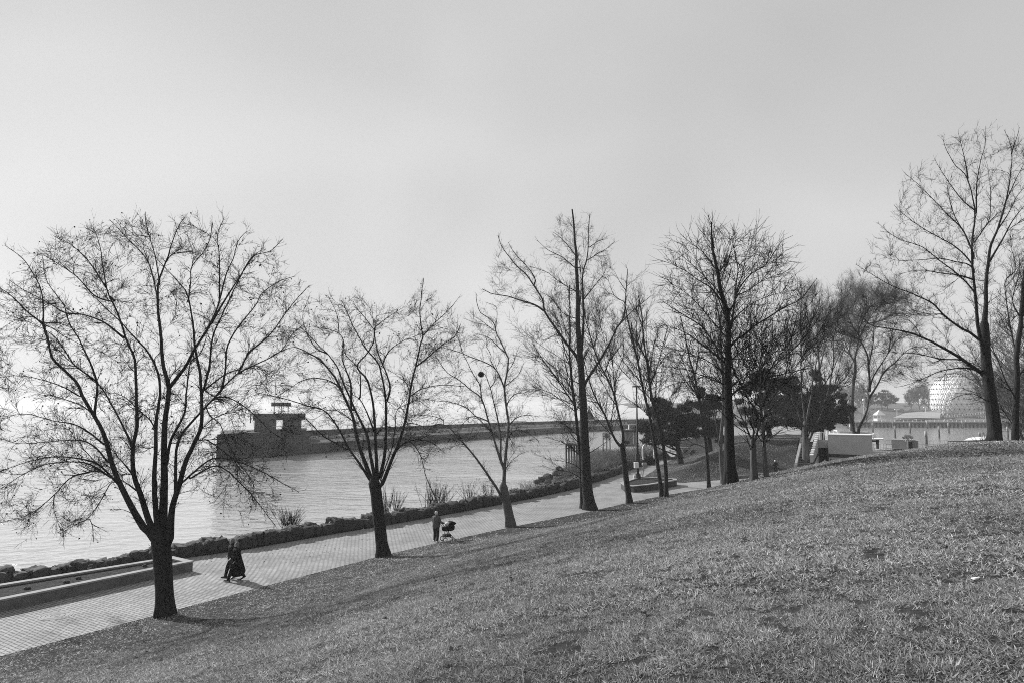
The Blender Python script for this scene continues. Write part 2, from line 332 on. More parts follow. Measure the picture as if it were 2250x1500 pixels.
# ---- lake
def water_mat():
    m = bpy.data.materials.new('lake_water'); m.use_nodes = True; t = m.node_tree; b = t.nodes['Principled BSDF']
    b.inputs['Base Color'].default_value = g3(.36); b.inputs['Roughness'].default_value = .06; b.inputs['IOR'].default_value = 1.75; b.inputs['Specular IOR Level'].default_value = .8  # pale base colour stands in for sun glare the ripples do not return
    geo = t.nodes.new('ShaderNodeNewGeometry')
    def n(scale, rot, det, nscale):
        mp = t.nodes.new('ShaderNodeMapping'); mp.inputs['Rotation'].default_value = (0, 0, R_(rot)); mp.inputs['Scale'].default_value = scale; t.links.new(geo.outputs['Position'], mp.inputs[0])
        k = t.nodes.new('ShaderNodeTexNoise'); k.inputs['Scale'].default_value = nscale; k.inputs['Detail'].default_value = det; k.inputs['Roughness'].default_value = .55; t.links.new(mp.outputs[0], k.inputs['Vector']); return k
    a = n((.75, 1.15, 1), 24, 3, .75); c = n((.8, 1.5, 1), -18, 3, 2.2); d = n((.5, .8, 1), 35, 3, .09)
    s1 = t.nodes.new('ShaderNodeMath'); s1.operation = 'MULTIPLY_ADD'; t.links.new(c.outputs[0], s1.inputs[0]); s1.inputs[1].default_value = .22; t.links.new(a.outputs[0], s1.inputs[2])
    s2 = t.nodes.new('ShaderNodeMath'); s2.operation = 'MULTIPLY_ADD'; dm = t.nodes.new('ShaderNodeMapRange'); dm.inputs['From Min'].default_value = .35; dm.inputs['From Max'].default_value = .65; dm.inputs['To Min'].default_value = .45; dm.inputs['To Max'].default_value = 1.5; t.links.new(d.outputs[0], dm.inputs[0]); s2.operation = 'MULTIPLY'; t.links.new(dm.outputs[0], s2.inputs[0]); t.links.new(s1.outputs[0], s2.inputs[1])
    bu = t.nodes.new('ShaderNodeBump'); bu.inputs['Strength'].default_value = 1.0; bu.inputs['Distance'].default_value = .30; t.links.new(s2.outputs[0], bu.inputs['Height']); t.links.new(bu.outputs[0], b.inputs['Normal'])
    return m
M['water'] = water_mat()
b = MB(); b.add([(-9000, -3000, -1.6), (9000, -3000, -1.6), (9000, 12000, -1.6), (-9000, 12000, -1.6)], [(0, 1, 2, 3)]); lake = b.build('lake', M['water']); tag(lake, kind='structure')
def calm_mat():
    m = bpy.data.materials.new('harbour_water'); m.use_nodes = True; t = m.node_tree; b = t.nodes['Principled BSDF']
    b.inputs['Base Color'].default_value = g3(.10); b.inputs['Roughness'].default_value = .12; b.inputs['Specular IOR Level'].default_value = .9
    geo = t.nodes.new('ShaderNodeNewGeometry'); k = t.nodes.new('ShaderNodeTexNoise'); k.inputs['Scale'].default_value = .5; k.inputs['Detail'].default_value = 4; t.links.new(geo.outputs['Position'], k.inputs['Vector'])
    bu = t.nodes.new('ShaderNodeBump'); bu.inputs['Strength'].default_value = 1; bu.inputs['Distance'].default_value = .5; t.links.new(k.outputs[0], bu.inputs['Height']); t.links.new(bu.outputs[0], b.inputs['Normal']); return m
M['calm'] = calm_mat()
b = MB(); b.add([(86, 128, -1.594), (420, 128, -1.594), (420, 372, -1.594), (150, 372, -1.594)], [(0, 1, 2, 3)]); tag(b.build('harbour_water', M['calm']), kind='structure')
# ---- island across the harbour
def island_z(X, Y):
    d = Y-356+ (X < 175)*(175-X)*1.2*-1
    z = np.where(d > 0, 1.0+0*X, -3.5)
    z = z+8.0*sm((Y-440-np.clip((X-250)*.35, 0, 30))/75)*(d > 0)+4*sm((Y-560)/120)*(d > 0)
    z = z+(vnoise(X, Y, 25, 7)-.5)*1.2*sm((Y-440)/40)
    return z
M['lawn_far'] = mat('far_lawn', .26, .95, .05, noise=(.05, 6), v2=.40)
M['scrub_far'] = mat('far_scrub_ground', .10, .95, .05, noise=(.08, 6), v2=.17)
grid('island', np.arange(100, 720, 4.0), np.arange(352, 760, 4.0), island_z, M['scrub_far'])
# the pale sloping lawn beside the dome
a = [pt(1962, 916.5, 425), pt(2066, 918, 430), pt(2066, 900.5, 482), pt(1990, 906, 470)]
b = MB(); n_ = 10
V = []
for i in range(n_+1):
    for j in range(n_+1):
        u, v = i/n_, j/n_; p = (a[0]*(1-u)+a[1]*u)*(1-v)+(a[3]*(1-u)+a[2]*u)*v; V.append((p[0], p[1], max(p[2], 1.05)+.0))
b.add(V, [(i*(n_+1)+j, (i+1)*(n_+1)+j, (i+1)*(n_+1)+j+1, i*(n_+1)+j+1) for i in range(n_) for j in range(n_)])
b.prism([(a[0][0], a[0][1]), (a[1][0], a[1][1]), (a[2][0], a[2][1]+2), (a[3][0], a[3][1]+2)], .2, 1.0)
tag(b.build('lawn', M['lawn_far'], smooth=False), kind='structure')
# ------------------------------------------------------------------ bare trees
def catmull(P, K):
    P = np.asarray(P, float)
    if len(P) == 2: P = np.array([P[0], (P[0]+P[1])/2, P[1]])
    seg = np.linalg.norm(np.diff(P[:, :3], axis=0), axis=1); s = np.concatenate([[0], np.cumsum(seg)]); t = np.linspace(0, s[-1], K)
    Q = np.vstack([2*P[0]-P[1], P, 2*P[-1]-P[-2]]); out = []
    for v in t:
        i = min(np.searchsorted(s, v, side='right')-1, len(P)-2); u = (v-s[i])/max(s[i+1]-s[i], 1e-9)
        p0, p1, p2, p3 = Q[i], Q[i+1], Q[i+2], Q[i+3]
        out.append(.5*((2*p1)+(-p0+p2)*u+(2*p0-5*p1+4*p2-p3)*u*u+(-p0+3*p1-3*p2+p3)*u**3))
    return np.array(out)
def tubes(P, R, S):
    """P (n,K,3) R (n,K) -> verts, quads"""
    n, K, _ = P.shape; T = np.gradient(P, axis=1); T /= np.maximum(np.linalg.norm(T, axis=2, keepdims=True), 1e-9)
    ov = P[:, -1]-P[:, 0]; ov /= np.maximum(np.linalg.norm(ov, axis=1, keepdims=True), 1e-9)
    ref = np.where(np.abs(ov[:, 2:3]) < .8, np.array([[0, 0, 1.0]]), np.array([[1.0, 0, 0]]))[:, None, :]
    U = np.cross(T, ref); U /= np.maximum(np.linalg.norm(U, axis=2, keepdims=True), 1e-9); W = np.cross(T, U)
    a = 2*np.pi*np.arange(S)/S
    V = P[:, :, None, :]+R[:, :, None, None]*(np.cos(a)[None, None, :, None]*U[:, :, None, :]+np.sin(a)[None, None, :, None]*W[:, :, None, :])
    idx = np.arange(n*K*S).reshape(n, K, S); A = idx[:, :-1]; B = idx[:, 1:]
    Q = np.stack([A, np.roll(A, -1, 2), np.roll(B, -1, 2), B], -1).reshape(-1, 4); return V.reshape(-1, 3), Q
def grow(P, R, rng, per_m, Lm, ang, up=.1, rr=.6, K=5, tmin=.12, rmin=.003, wig=.12, taper=.5, fall=.45, slim=.008):
    n, KP, _ = P.shape; seg = np.linalg.norm(np.diff(P, axis=1), axis=2); L = seg.sum(1)
    cnt = rng.poisson(np.maximum(L*per_m*(1-tmin), 0)); idx = np.repeat(np.arange(n), cnt); m = len(idx)
    if m == 0: return np.zeros((0, K, 3)), np.zeros((0, K))
    t = tmin+(1-tmin)*rng.random(m); f = t*(KP-1); i = np.minimum(f.astype(int), KP-2); u = (f-i)[:, None]
    p = P[idx, i]*(1-u)+P[idx, i+1]*u; T = P[idx, i+1]-P[idx, i]; T /= np.maximum(np.linalg.norm(T, axis=1, keepdims=True), 1e-9)
    pr = R[idx, i]*(1-u[:, 0])+R[idx, i+1]*u[:, 0]
    rv = rng.normal(size=(m, 3)); pe = np.cross(T, rv); pe /= np.maximum(np.linalg.norm(pe, axis=1, keepdims=True), 1e-9)
    a = R_(1)*(ang*(.7+.6*rng.random(m)))[:, None]; D = np.cos(a)*T+np.sin(a)*pe
    ln = Lm*(.45+.9*rng.random(m))*(1-fall*t); ln = np.minimum(ln, L[idx]*.9+.1)
    r0 = np.clip(np.minimum(pr*rr, ln*slim+rmin), rmin, None)
    out = np.zeros((m, K, 3)); out[:, 0] = p; st = (ln/(K-1))[:, None]; bend = rng.normal(size=(m, 3))*wig*.6
    for k in range(1, K):
        D = D+np.array([0, 0, up])+bend+rng.normal(size=(m, 3))*wig; D /= np.linalg.norm(D, axis=1, keepdims=True); out[:, k] = out[:, k-1]+D*st
    Rr = r0[:, None]*np.linspace(1, taper, K)[None]; return out, Rr
def limbs_from_px(limbs, Y0, rng, slope=.5, base_r=None):
    """limbs: list of (w0, w1, [(x,y)...]) in photo pixels; each joins the nearest earlier limb and leaves it at its own depth"""
    done = []; out = []; F_pix = []
    for li, (w0, w1, pts) in enumerate(limbs):
        if li: w1 = min(w1, 1.6)
        pts = [tuple(p) for p in pts]; Yd = Y0; sl = 0.0
        if li > 0:
            D = np.array([[q[0], q[1], q[2], q[3]] for q in done]); r = np.hypot(D[:, 0]-pts[0][0], D[:, 1]-pts[0][1]); k = int(r.argmin())
            Yd = D[k, 2]
            if r[k] > 2.0: pts = [(D[k, 0], D[k, 1])]+pts
            sl = D[k, 3]*.5+rng.normal()*slope
            sl = float(np.clip(sl, -.9, .9))
        acc = 0; W = []; ys = []; prev = pts[0]
        for p in pts:
            acc += math.hypot(p[0]-prev[0], p[1]-prev[1]); prev = p; ys.append(acc)
        tot = max(acc, 1); P3 = []
        for p, s in zip(pts, ys):
            Y = Yd+sl*(s*Y0/F)*(1-.25*s/tot); P3.append(pt(p[0], p[1], Y)); 
        P3 = np.array(P3); tr = np.array(ys)/tot; wv = (w0+(w1-w0)*tr**(.85 if li == 0 else .55))*(1 if li == 0 else .80); r = np.maximum(wv/2/F*(P3[:, 1]*math.cos(PITCH)+(P3[:, 2]-HC)*math.sin(PITCH))*P3[:, 1]/np.hypot(P3[:, 0], P3[:, 1]), .004)
        K = max(8, min(40, int(tot/9))); PR = catmull(np.hstack([P3, r[:, None]]), K)
        # fine wobble so limbs are not perfectly smooth
        wob = np.cumsum(rng.normal(size=(K, 3)), 0)*.012*(tot*Y0/F/8); wob -= np.linspace(0, 1, K)[:, None]*wob[-1]; PR[:, :3] += wob*np.linspace(0, 1, K)[:, None]
        if li == 0 and w1 > 8: PR = np.vstack([PR, [*(PR[-1, :3]+(PR[-1, :3]-PR[-2, :3])*.0+np.array([0, 0, PR[-1, 3]*.9])), PR[-1, 3]*.62], [*(PR[-1, :3]+np.array([0, 0, PR[-1, 3]*1.6])), PR[-1, 3]*.12]])
        out.append(PR); n2 = 24
        for q in np.linspace(0, 1, n2):
            s = q*tot; j = min(max(np.searchsorted(ys, s)-1, 0), len(pts)-2); u = (s-ys[j])/max(ys[j+1]-ys[j], 1e-6)
            done.append((pts[j][0]*(1-u)+pts[j+1][0]*u, pts[j][1]*(1-u)+pts[j+1][1]*u, Yd+sl*(s*Y0/F)*(1-.25*q), sl))
    return out
TREE_SUM = 0
def in_poly(poly, x, y):
    c = np.zeros(len(x), bool); n = len(poly)
    for i in range(n):
        (x1, y1), (x2, y2) = poly[i-1], poly[i]; k = ((y1 > y) != (y2 > y)) & (x < (x2-x1)*(y-y1)/(y2-y1+1e-9)+x1); c ^= k
    return c
def colonise(limbs3, crown, Y0, n, rng, maxpx=150, K=8, droop=0.0):
    """secondary branches: each reaches for a point of the crown's volume from the nearest limb or earlier branch that leads towards it"""
    P = np.concatenate([q[:, :3] for q in limbs3]); T = np.concatenate([np.gradient(q[:, :3], axis=0) for q in limbs3]); R = np.concatenate([q[:, 3] for q in limbs3])
    keep = R < R.max()*.55; keep |= P[:, 2] > limbs3[0][-1, 2]+.4; P, T, R = P[keep], T[keep], R[keep]; T /= np.maximum(np.linalg.norm(T, axis=1, keepdims=True), 1e-9)
    c = np.array(crown, float); lo, hi = c.min(0), c.max(0); cx, cyy = (lo+hi)/2; rx = (hi[0]-lo[0])/2
    x = rng.uniform(lo[0], hi[0], n*3); y = rng.uniform(lo[1], hi[1], n*3); k = in_poly(crown, x, y); x, y = x[k][:n], y[k][:n]
    dep = np.sqrt(np.clip(1-((x-cx)/rx)**2, .05, 1))*rx*Y0/F*.8*rng.uniform(-1, 1, len(x)); tg = np.array([pt(a, b_, Y0+d) for a, b_, d in zip(x, y, dep)])
    tg = tg+0; fork = limbs3[0][-1, :3] if len(limbs3) > 3 else limbs3[0][0, :3]; fork = P[np.argmin(P[:, 2])]; o = np.argsort(np.linalg.norm(tg-fork, axis=1)*rng.uniform(.8, 1.2, len(tg))); out = []; mL = maxpx*Y0/F
    for i in o:
        d = tg[i]-P; L = np.linalg.norm(d, axis=1); cs_ = (d*T).sum(1)/np.maximum(L, 1e-6); sc_ = L*(1+1.6*(1-cs_)); sc_[cs_ < .35] = 1e9; sc_[L < .12*mL] = 1e9; sc_[L > mL*1.6] = 1e9; j = int(sc_.argmin())
        if sc_[j] > 1e8: continue
        L = L[j]; p0 = P[j]; p1 = p0+T[j]*L*.45+rng.normal(size=3)*L*.05; p2 = tg[i]+np.array([0, 0, -droop*L]); u = np.linspace(0, 1, K)[:, None]; q = (1-u)**2*p0+2*u*(1-u)*p1+u*u*p2; q[1:-1] += rng.normal(size=(K-2, 3))*L*.012
        r0 = min(R[j]*.8, .007+L*.0085); r = r0*np.linspace(1, .42, K); out.append(np.hstack([q, r[:, None]])); tq = np.gradient(q, axis=0); tq /= np.linalg.norm(tq, axis=1, keepdims=True); P = np.vstack([P, q[2:]]); T = np.vstack([T, tq[2:]]); R = np.concatenate([R, r[2:]])
    return out
def build_tree(name, label, cat, limbs3, levels, seed, mt, mtt, group=None, leaves=0, flare=1.45, leaf_size=.07, K1=None, base=None, minr=.0, extra=None):
    """limbs3: list of (K,4) arrays xyz+r, first is the trunk"""
    global TREE_SUM
    rng = np.random.default_rng(seed); tr = limbs3[0]; b = tr[0, :3].copy() if base is None else np.array(base, float)
    root = empty(name, tuple(b)); tag(root, label, cat, group)
    Vs = []; Qs = []; off = 0
    for li, PR in enumerate(limbs3):
        P = PR[:, :3].copy(); r = PR[:, 3].copy()
        if li == 0:
            h = np.linalg.norm(P-P[0], axis=1); r = r*(1+(flare-1)*np.exp(-h/.28)); P[0, 2] -= .35
        S = 12 if r[0] > .15 else (8 if r[0] > .05 else 6)
        V, Q = tubes(P[None], r[None], S)
        if li == 0 and r[0] > .12:     # buttressed, uneven foot
            hh = np.clip(1-(V[:, 2]-b[2])/.9, 0, 1); an = np.arctan2(V[:, 1]-b[1], V[:, 0]-b[0]); k = 1+.16*hh*np.sin(an*4+seed)+.10*hh*np.sin(an*7+2*seed)
            cx = np.interp(V[:, 2], P[:, 2], P[:, 0]); cyy = np.interp(V[:, 2], P[:, 2], P[:, 1]); V[:, 0] = cx+(V[:, 0]-cx)*k; V[:, 1] = cyy+(V[:, 1]-cyy)*k
        Vs.append(V); Qs.append(Q+off); off += len(V)
    mesh_np('trunk', np.concatenate(Vs), np.concatenate(Qs), mt, root)
    # crown: fine branches, each level grown from the one before
    KK = 14; Pp = []; Rp = []
    for li, PR in enumerate(limbs3):
        if li == 0 and len(limbs3) > 3:
            if PR[-1, 3] > .06: continue
            PR = PR[int(len(PR)*.35):]
        q = catmull(PR, KK); Pp.append(q[:, :3]); Rp.append(q[:, 3])
    Pp = np.array(Pp); Rp = np.array(Rp); Vs = []; Qs = []; off = 0; last = None
    if extra:
        EX = np.array(extra); V, Q = tubes(EX[:, :, :3], EX[:, :, 3], 5); Vs.append(V); Qs.append(Q+off); off += len(V); EX = np.array([catmull(e, KK) for e in extra])
        Pp = np.concatenate([Pp, EX[:, :, :3]]); Rp = np.concatenate([Rp, EX[:, :, 3]]); levels = levels[1:]; levels[0]['also_limbs'] = True
    for lv, L in enumerate(levels):
        S = L.pop('S', 3); keepr = L.pop('also_limbs', False)
        P, R = grow(Pp, Rp, rng, **L)
        if len(P) == 0: break
        V, Q = tubes(P, R, S); Vs.append(V); Qs.append(Q+off); off += len(V); last = (P, R)
        if lv == 0: Pl, Rl = P, R
        Kc = P.shape[1]; TREE_SUM += len(P)
        if lv == 3: print('TREE', label[:40], len(P))
        if keepr:
            lim = np.array([catmull(np.hstack([a_, b_[:, None]]), Kc) for a_, b_ in zip(Pp, Rp)]); lim = lim[:, int(0):]
            P = np.concatenate([P, lim[:, :, :3]]); R = np.concatenate([R, lim[:, :, 3]])
        Pp, Rp = P, R
    mesh_np('crown', np.concatenate(Vs), np.concatenate(Qs), mtt, root)
    if leaves and last is not None:
        P = last[0]; n = len(P); k = rng.choice(n, min(leaves, n), replace=False); p = P[k, -1]+rng.normal(size=(len(k), 3))*.01
        m = len(k); sz = leaf_size*(.6+.8*rng.random(m))[:, None]
        d = rng.normal(size=(m, 3)); d[:, 2] -= .6; d /= np.linalg.norm(d, axis=1, keepdims=True); w = np.cross(d, rng.normal(size=(m, 3))); w /= np.linalg.norm(w, axis=1, keepdims=True); nn = np.cross(d, w)
        V = np.stack([p, p+d*sz*.5+w*sz*.42+nn*sz*.15, p+d*sz*1.1, p+d*sz*.5-w*sz*.42+nn*sz*.15], 1).reshape(-1, 3)
        Q = np.arange(m*4).reshape(m, 4); mesh_np('leaves', V, Q, M['leaf'], root, smooth=False)
    return root
def LV(*a): return [dict(x) for x in a]
# level presets
DEN = 2.3
def lv_spread(per1=2.6, L1=1.7, per2=4.0, L2=.75, per3=4.5, L3=.34, up1=.06, up2=.05, a1=36, rmin=.004, scale=1.0, wig=.06):
    s = scale; per1 *= DEN; per2 *= 1.15; per3 *= 1.0; rmin *= 1.0
    return LV(dict(per_m=per1*.20/s, Lm=L1*2.5*s, ang=a1*.95, up=up1*.6, rr=.6, K=9, tmin=.12, rmin=rmin*2.2, wig=wig*.8, S=5, also_limbs=True, fall=.85, slim=.007),
              dict(per_m=per1*.72/s, Lm=L1*s, ang=a1, up=up1, rr=.55, K=7, tmin=.08, rmin=rmin*1.5, wig=wig, S=4, also_limbs=True, fall=.72),
              dict(per_m=per2/s, Lm=L2*s*1.15, ang=35, up=up2, rr=.7, K=5, tmin=.1, rmin=rmin*1.15, wig=wig*1.15),
              dict(per_m=per3/s, Lm=L3*s*1.3, ang=34, up=up2, rr=.8, K=3, tmin=.1, rmin=rmin, wig=wig*1.1))
BASE = {}
CROWN = dict(
 t1=(1050, [(-60,1150),(-80,800),(-20,640),(60,560),(170,492),(300,468),(420,470),(530,492),(610,540),(655,620),(680,740),(670,880),(640,1060),(600,1150),(520,1130),(430,1080),(400,1000),(340,960),(300,1000),(240,1080),(180,1170),(60,1185)], 130, .12),
 t2=(480, [(600,930),(600,780),(640,690),(700,645),(800,640),(880,685),(905,650),(930,625),(960,660),(1005,665),(1012,720),(1000,800),(1010,880),(960,960),(950,1050),(900,990),(840,950),(740,980),(650,950)], 110, .08),
 t3=(340, [(880,960),(890,830),(930,740),(1000,700),(1050,662),(1090,690),(1110,740),(1145,780),(1160,830),(1185,880),(1190,960),(1140,990),(1090,960),(1040,980),(960,1000)], 100, .12),
 t4=(330, [(1190,940),(1180,860),(1150,740),(1090,690),(1075,640),(1100,530),(1150,565),(1190,600),(1185,530),(1220,480),(1258,465),(1300,490),(1340,535),(1345,600),(1405,600),(1430,645),(1380,720),(1340,800),(1315,940),(1280,1000)], 90, .0),
 t9=(760, [(1435,855),(1440,720),(1450,610),(1485,550),(1535,512),(1570,500),(1630,508),(1695,530),(1730,540),(1730,610),(1770,630),(1730,720),(1770,800),(1700,850),(1640,870),(1560,870),(1480,870)], 90, .0),
 t13=(190, [(1830,720),(1850,650),(1950,620),(2030,680),(2045,780),(1980,840),(1900,860),(1850,820)], 80, .0),
 t14=(680, [(1965,850),(1910,790),(1885,700),(1890,590),(1935,490),(1985,395),(2060,350),(2085,300),(2160,275),(2230,290),(2300,310),(2320,500),(2300,640),(2230,700),(2190,760),(2150,830),(2060,860)], 120, .0))
def base_px(x, y, Y=None, z=None):
    if Y is not None: p = pt(x, y, Y)
    else:
        p = hit(x, y); 
        if p is None: p = pz(x, y)
    return p
def add_tree(key, name, label, cat, base, limbs, levels, seed, slope=.45, mt='bark', mtt='twig', Y=None, **kw):
    p = base_px(*base, Y=Y); BASE[key] = p; rng = np.random.default_rng(seed)
    L3 = limbs_from_px(limbs, p[1], rng, slope)
    g = gz(p[0], p[1]); L3[0][0, 2] = min(L3[0][0, 2], g)
    if key in CROWN: c_ = CROWN[key]; kw['extra'] = colonise(L3, c_[1], p[1], c_[0], rng, c_[2], droop=c_[3])
    return build_tree(name, label, cat, L3, levels, seed, M[mt], M[mtt], **kw)
T1 = [(38, 44, [(362,1352),(361,1300),(358,1240),(354,1195),(354,1180)]),
 (28, 5, [(347,1195),(330,1170),(317,1160),(291,1117),(263,1061),(248,1023),(228,952),(208,914),(177,863),(172,843),(132,805),(114,782),(106,744),(94,711),(60,684),(35,660),(0,632),(-40,606)]),
 (24, 5, [(352,1185),(330,1150),(309,1084),(294,1041),(291,982),(301,927),(298,876),(296,800),(291,774),(274,744),(256,688),(233,632),(223,582),(218,541),(205,500)]),
 (24, 4, [(352,1190),(343,1129),(338,1053),(341,977),(343,914),(351,863),(348,825),(337,795),(317,764),(290,735),(258,700),(225,670),(190,640)]),
 (34, 4, [(358,1195),(359,1129),(362,1053),(362,977),(364,927),(369,884),(371,846),(361,813),(358,795),(353,731),(348,668),(350,617),(366,577),(386,513),(406,478)]),
 (26, 4, [(372,1190),(378,1117),(394,1066),(409,1015),(427,977),(442,942),(444,909),(442,876),(437,838),(432,800),(426,769),(421,714),(411,660),(396,630),(371,602),(345,570)]),
 (7, 2, [(94,711),(95,668),(89,632),(73,602),(51,569),(13,541)]),
 (10, 2, [(208,906),(213,863),(213,838),(200,800),(190,777),(172,739),(152,706),(142,668),(114,630),(99,602),(92,560)]),
 (7, 2, [(213,838),(188,820),(162,800),(147,777),(124,745),(96,724),(60,706)]),
 (8, 2, [(274,744),(228,708),(177,691),(142,688),(96,660),(51,638),(20,615)]),
 (10, 3, [(291,1000),(289,977),(266,927),(243,884),(218,846),(177,813),(150,790),(120,760)]),
 (7, 2, [(251,663),(208,650),(165,605),(114,572),(95,560)]),
 (6, 2, [(233,632),(200,580),(160,540),(120,520)]),
 (14, 3, [(372,851),(396,820),(409,802),(429,764),(462,714),(482,663),(497,605),(513,562),(523,529),(543,508)]),
 (8, 2, [(462,714),(497,655),(535,597),(561,562),(596,551),(621,526)]),
 (5, 2, [(482,663),(482,617),(482,562),(478,516),(492,480)]),
 (6, 2, [(348,668),(335,605),(320,567),(274,518),(241,483)]),
 (5, 2, [(350,617),(340,560),(325,510),(318,470)]),
 (12, 3, [(366,1015),(376,965),(406,906),(409,863),(416,805),(425,790),(439,777),(452,740),(447,700)]),
 (13, 3, [(386,1079),(386,1028),(389,982),(401,952),(437,911),(462,885),(487,856),(523,820),(563,800),(616,772),(640,735),(668,712)]),
 (5, 2, [(414,660),(419,617),(421,587),(447,554),(462,524),(468,490)]),
 (9, 2, [(447,856),(452,838),(460,800),(464,757),(472,726),(502,660),(530,602),(548,572),(580,545)]),
 (8, 2, [(487,856),(495,815),(500,762),(523,719),(561,670),(578,640),(616,617),(649,607)]),
 (7, 2, [(523,820),(530,807),(548,774),(589,739),(624,693),(649,660),(680,627)]),
 (8, 2, [(253,1056),(220,1023),(187,1010),(127,1003),(76,1010),(25,1025),(0,1037),(-30,1055)]),
 (7, 2, [(243,1048),(208,1025),(177,1015),(111,1018),(63,1036),(0,1074),(-20,1090)]),
 (6, 2, [(228,1038),(208,1034),(157,1048),(124,1081),(89,1112),(51,1134),(0,1147)]),
 (7, 2, [(238,1015),(213,985),(182,967),(139,966),(76,972),(38,972),(0,962)]),
 (7, 2, [(228,975),(193,947),(160,930),(122,924),(84,914),(61,908),(0,915)]),
 (6, 2, [(177,871),(142,851),(96,835),(46,825),(0,828)]),
 (5, 2, [(203,906),(177,889),(147,878),(109,868),(70,880)]),
 (4, 2, [(243,1061),(223,1096),(195,1137),(157,1157),(132,1172)]),
 (3, 2, [(195,1137),(203,1155),(206,1190)]),
 (9, 5, [(304,1079),(280,1062),(260,1050)]), (9, 5, [(289,1038),(270,1015),(250,995)]),
 (6, 2, [(315,909),(304,901),(285,880),(262,866),(240,862)]), (7, 3, [(341,942),(328,920),(310,905),(300,890)]),
 (7, 2, [(404,1056),(452,1015),(482,1005),(528,1014),(579,1036),(629,1063),(657,1081)]),
 (6, 2, [(415,1052),(442,1036),(472,1023),(498,1033),(520,1053),(553,1086),(579,1119),(604,1152)]),
 (5, 2, [(437,967),(452,965),(477,980),(515,1008),(541,1036),(558,1066)]),
 (5, 2, [(477,873),(498,872),(528,886),(563,914),(591,942),(622,965)]),
 (4, 2, [(462,914),(482,929),(492,952),(510,990)]), (6, 2, [(447,858),(480,832),(510,815),(553,808),(590,815)]),
 (4, 2, [(345,977),(325,985),(305,978),(280,990)]), (4, 2, [(330,1160),(312,1150),(300,1135),(275,1120),(250,1118)])]
add_tree('t1', 'bare_tree', 'big multi-stemmed leafless tree nearest the camera, its wide crown reaching the left edge', 'tree', (362, 1352), T1,
 lv_spread(per1=2.6, L1=.75, per2=4.2, L2=.42, per3=3.6, L3=.22, up1=.04, up2=.02, rmin=.0043), 11, slope=.5, leaves=2300, leaf_size=.065, group='leafless trees along the path')
T2 = [(27, 26, [(842,1222),(839,1195),(832,1134),(827,1086),(822,1060)]),
 (16, 3, [(818,1058),(800,1010),(785,968),(775,915),(764,888),(748,853),(735,829),(708,795),(695,784),(649,763),(620,771),(600,780)]),
 (13, 3, [(824,1052),(812,990),(807,955),(785,909),(769,875),(753,835),(740,803),(719,776),(705,763),(684,741),(660,720)]),
 (13, 4, [(828,1050),(826,990),(821,907),(815,867),(804,832),(785,805),(807,776),(820,755),(823,728),(817,717),(793,688),(777,667)]),
 (13, 3, [(832,1052),(845,1000),(849,920),(848,867),(841,827),(833,797),(807,768),(791,741),(775,712),(764,688),(750,660)]),
 (13, 3, [(838,1065),(860,1010),(875,975),(889,928),(897,888),(903,851),(913,805),(924,752),(928,739),(923,693),(927,653),(931,611)]),
 (9, 2, [(814,1055),(792,1020),(764,979),(748,947),(716,904),(673,891),(620,875),(604,871),(562,862)]),
 (5, 2, [(764,987),(735,971),(708,955),(673,920),(652,915),(630,925)]),
 (8, 2, [(772,900),(772,856),(769,835),(761,813),(751,784),(755,752),(745,733),(721,723)]),
 (7, 3, [(820,941),(807,907),(791,877),(769,864)]), (5, 2, [(791,875),(792,827),(785,805),(761,781),(752,760)]),
 (7, 3, [(849,883),(857,856),(852,827),(839,795),(828,765),(823,733),(820,700)]), (4, 2, [(841,797),(855,771),(881,751),(897,744),(912,746)]),
 (3, 1, [(821,722),(847,701),(884,677)]), (6, 2, [(913,805),(935,789),(956,771),(975,755),(999,739),(1012,712)]),
 (4, 1, [(928,739),(945,720),(961,704),(988,680),(1009,653)]), (4, 2, [(903,869),(921,856),(945,849),(975,845),(1015,848)]),
 (4, 2, [(872,988),(884,975),(902,970),(924,1000),(937,1048),(959,1099)]), (5, 2, [(836,1055),(860,987),(868,941),(872,901),(892,888)]),
 (3, 1, [(775,925),(748,904),(721,901),(700,915)]), (4, 2, [(830,1075),(838,1062)]), (5, 2, [(875,980),(900,968),(921,965),(948,971),(975,992)]),
 (5, 2, [(764,888),(740,845),(700,830),(665,835),(640,850)]), (4, 1, [(719,776),(690,760),(665,700),(680,650)]), (3, 1, [(745,733),(740,690),(720,650)])]
add_tree('t2', 'bare_tree', 'leafless vase-shaped tree of many pale stems standing left of the stroller', 'tree', (842, 1222), T2,
 lv_spread(per1=2.2, L1=.9, per2=3.8, L2=.48, per3=3.2, L3=.26, up1=.03, up2=.03, rmin=.0046), 12, slope=.45, leaves=700, leaf_size=.08, group='leafless trees along the path', mt='bark', mtt='twig')
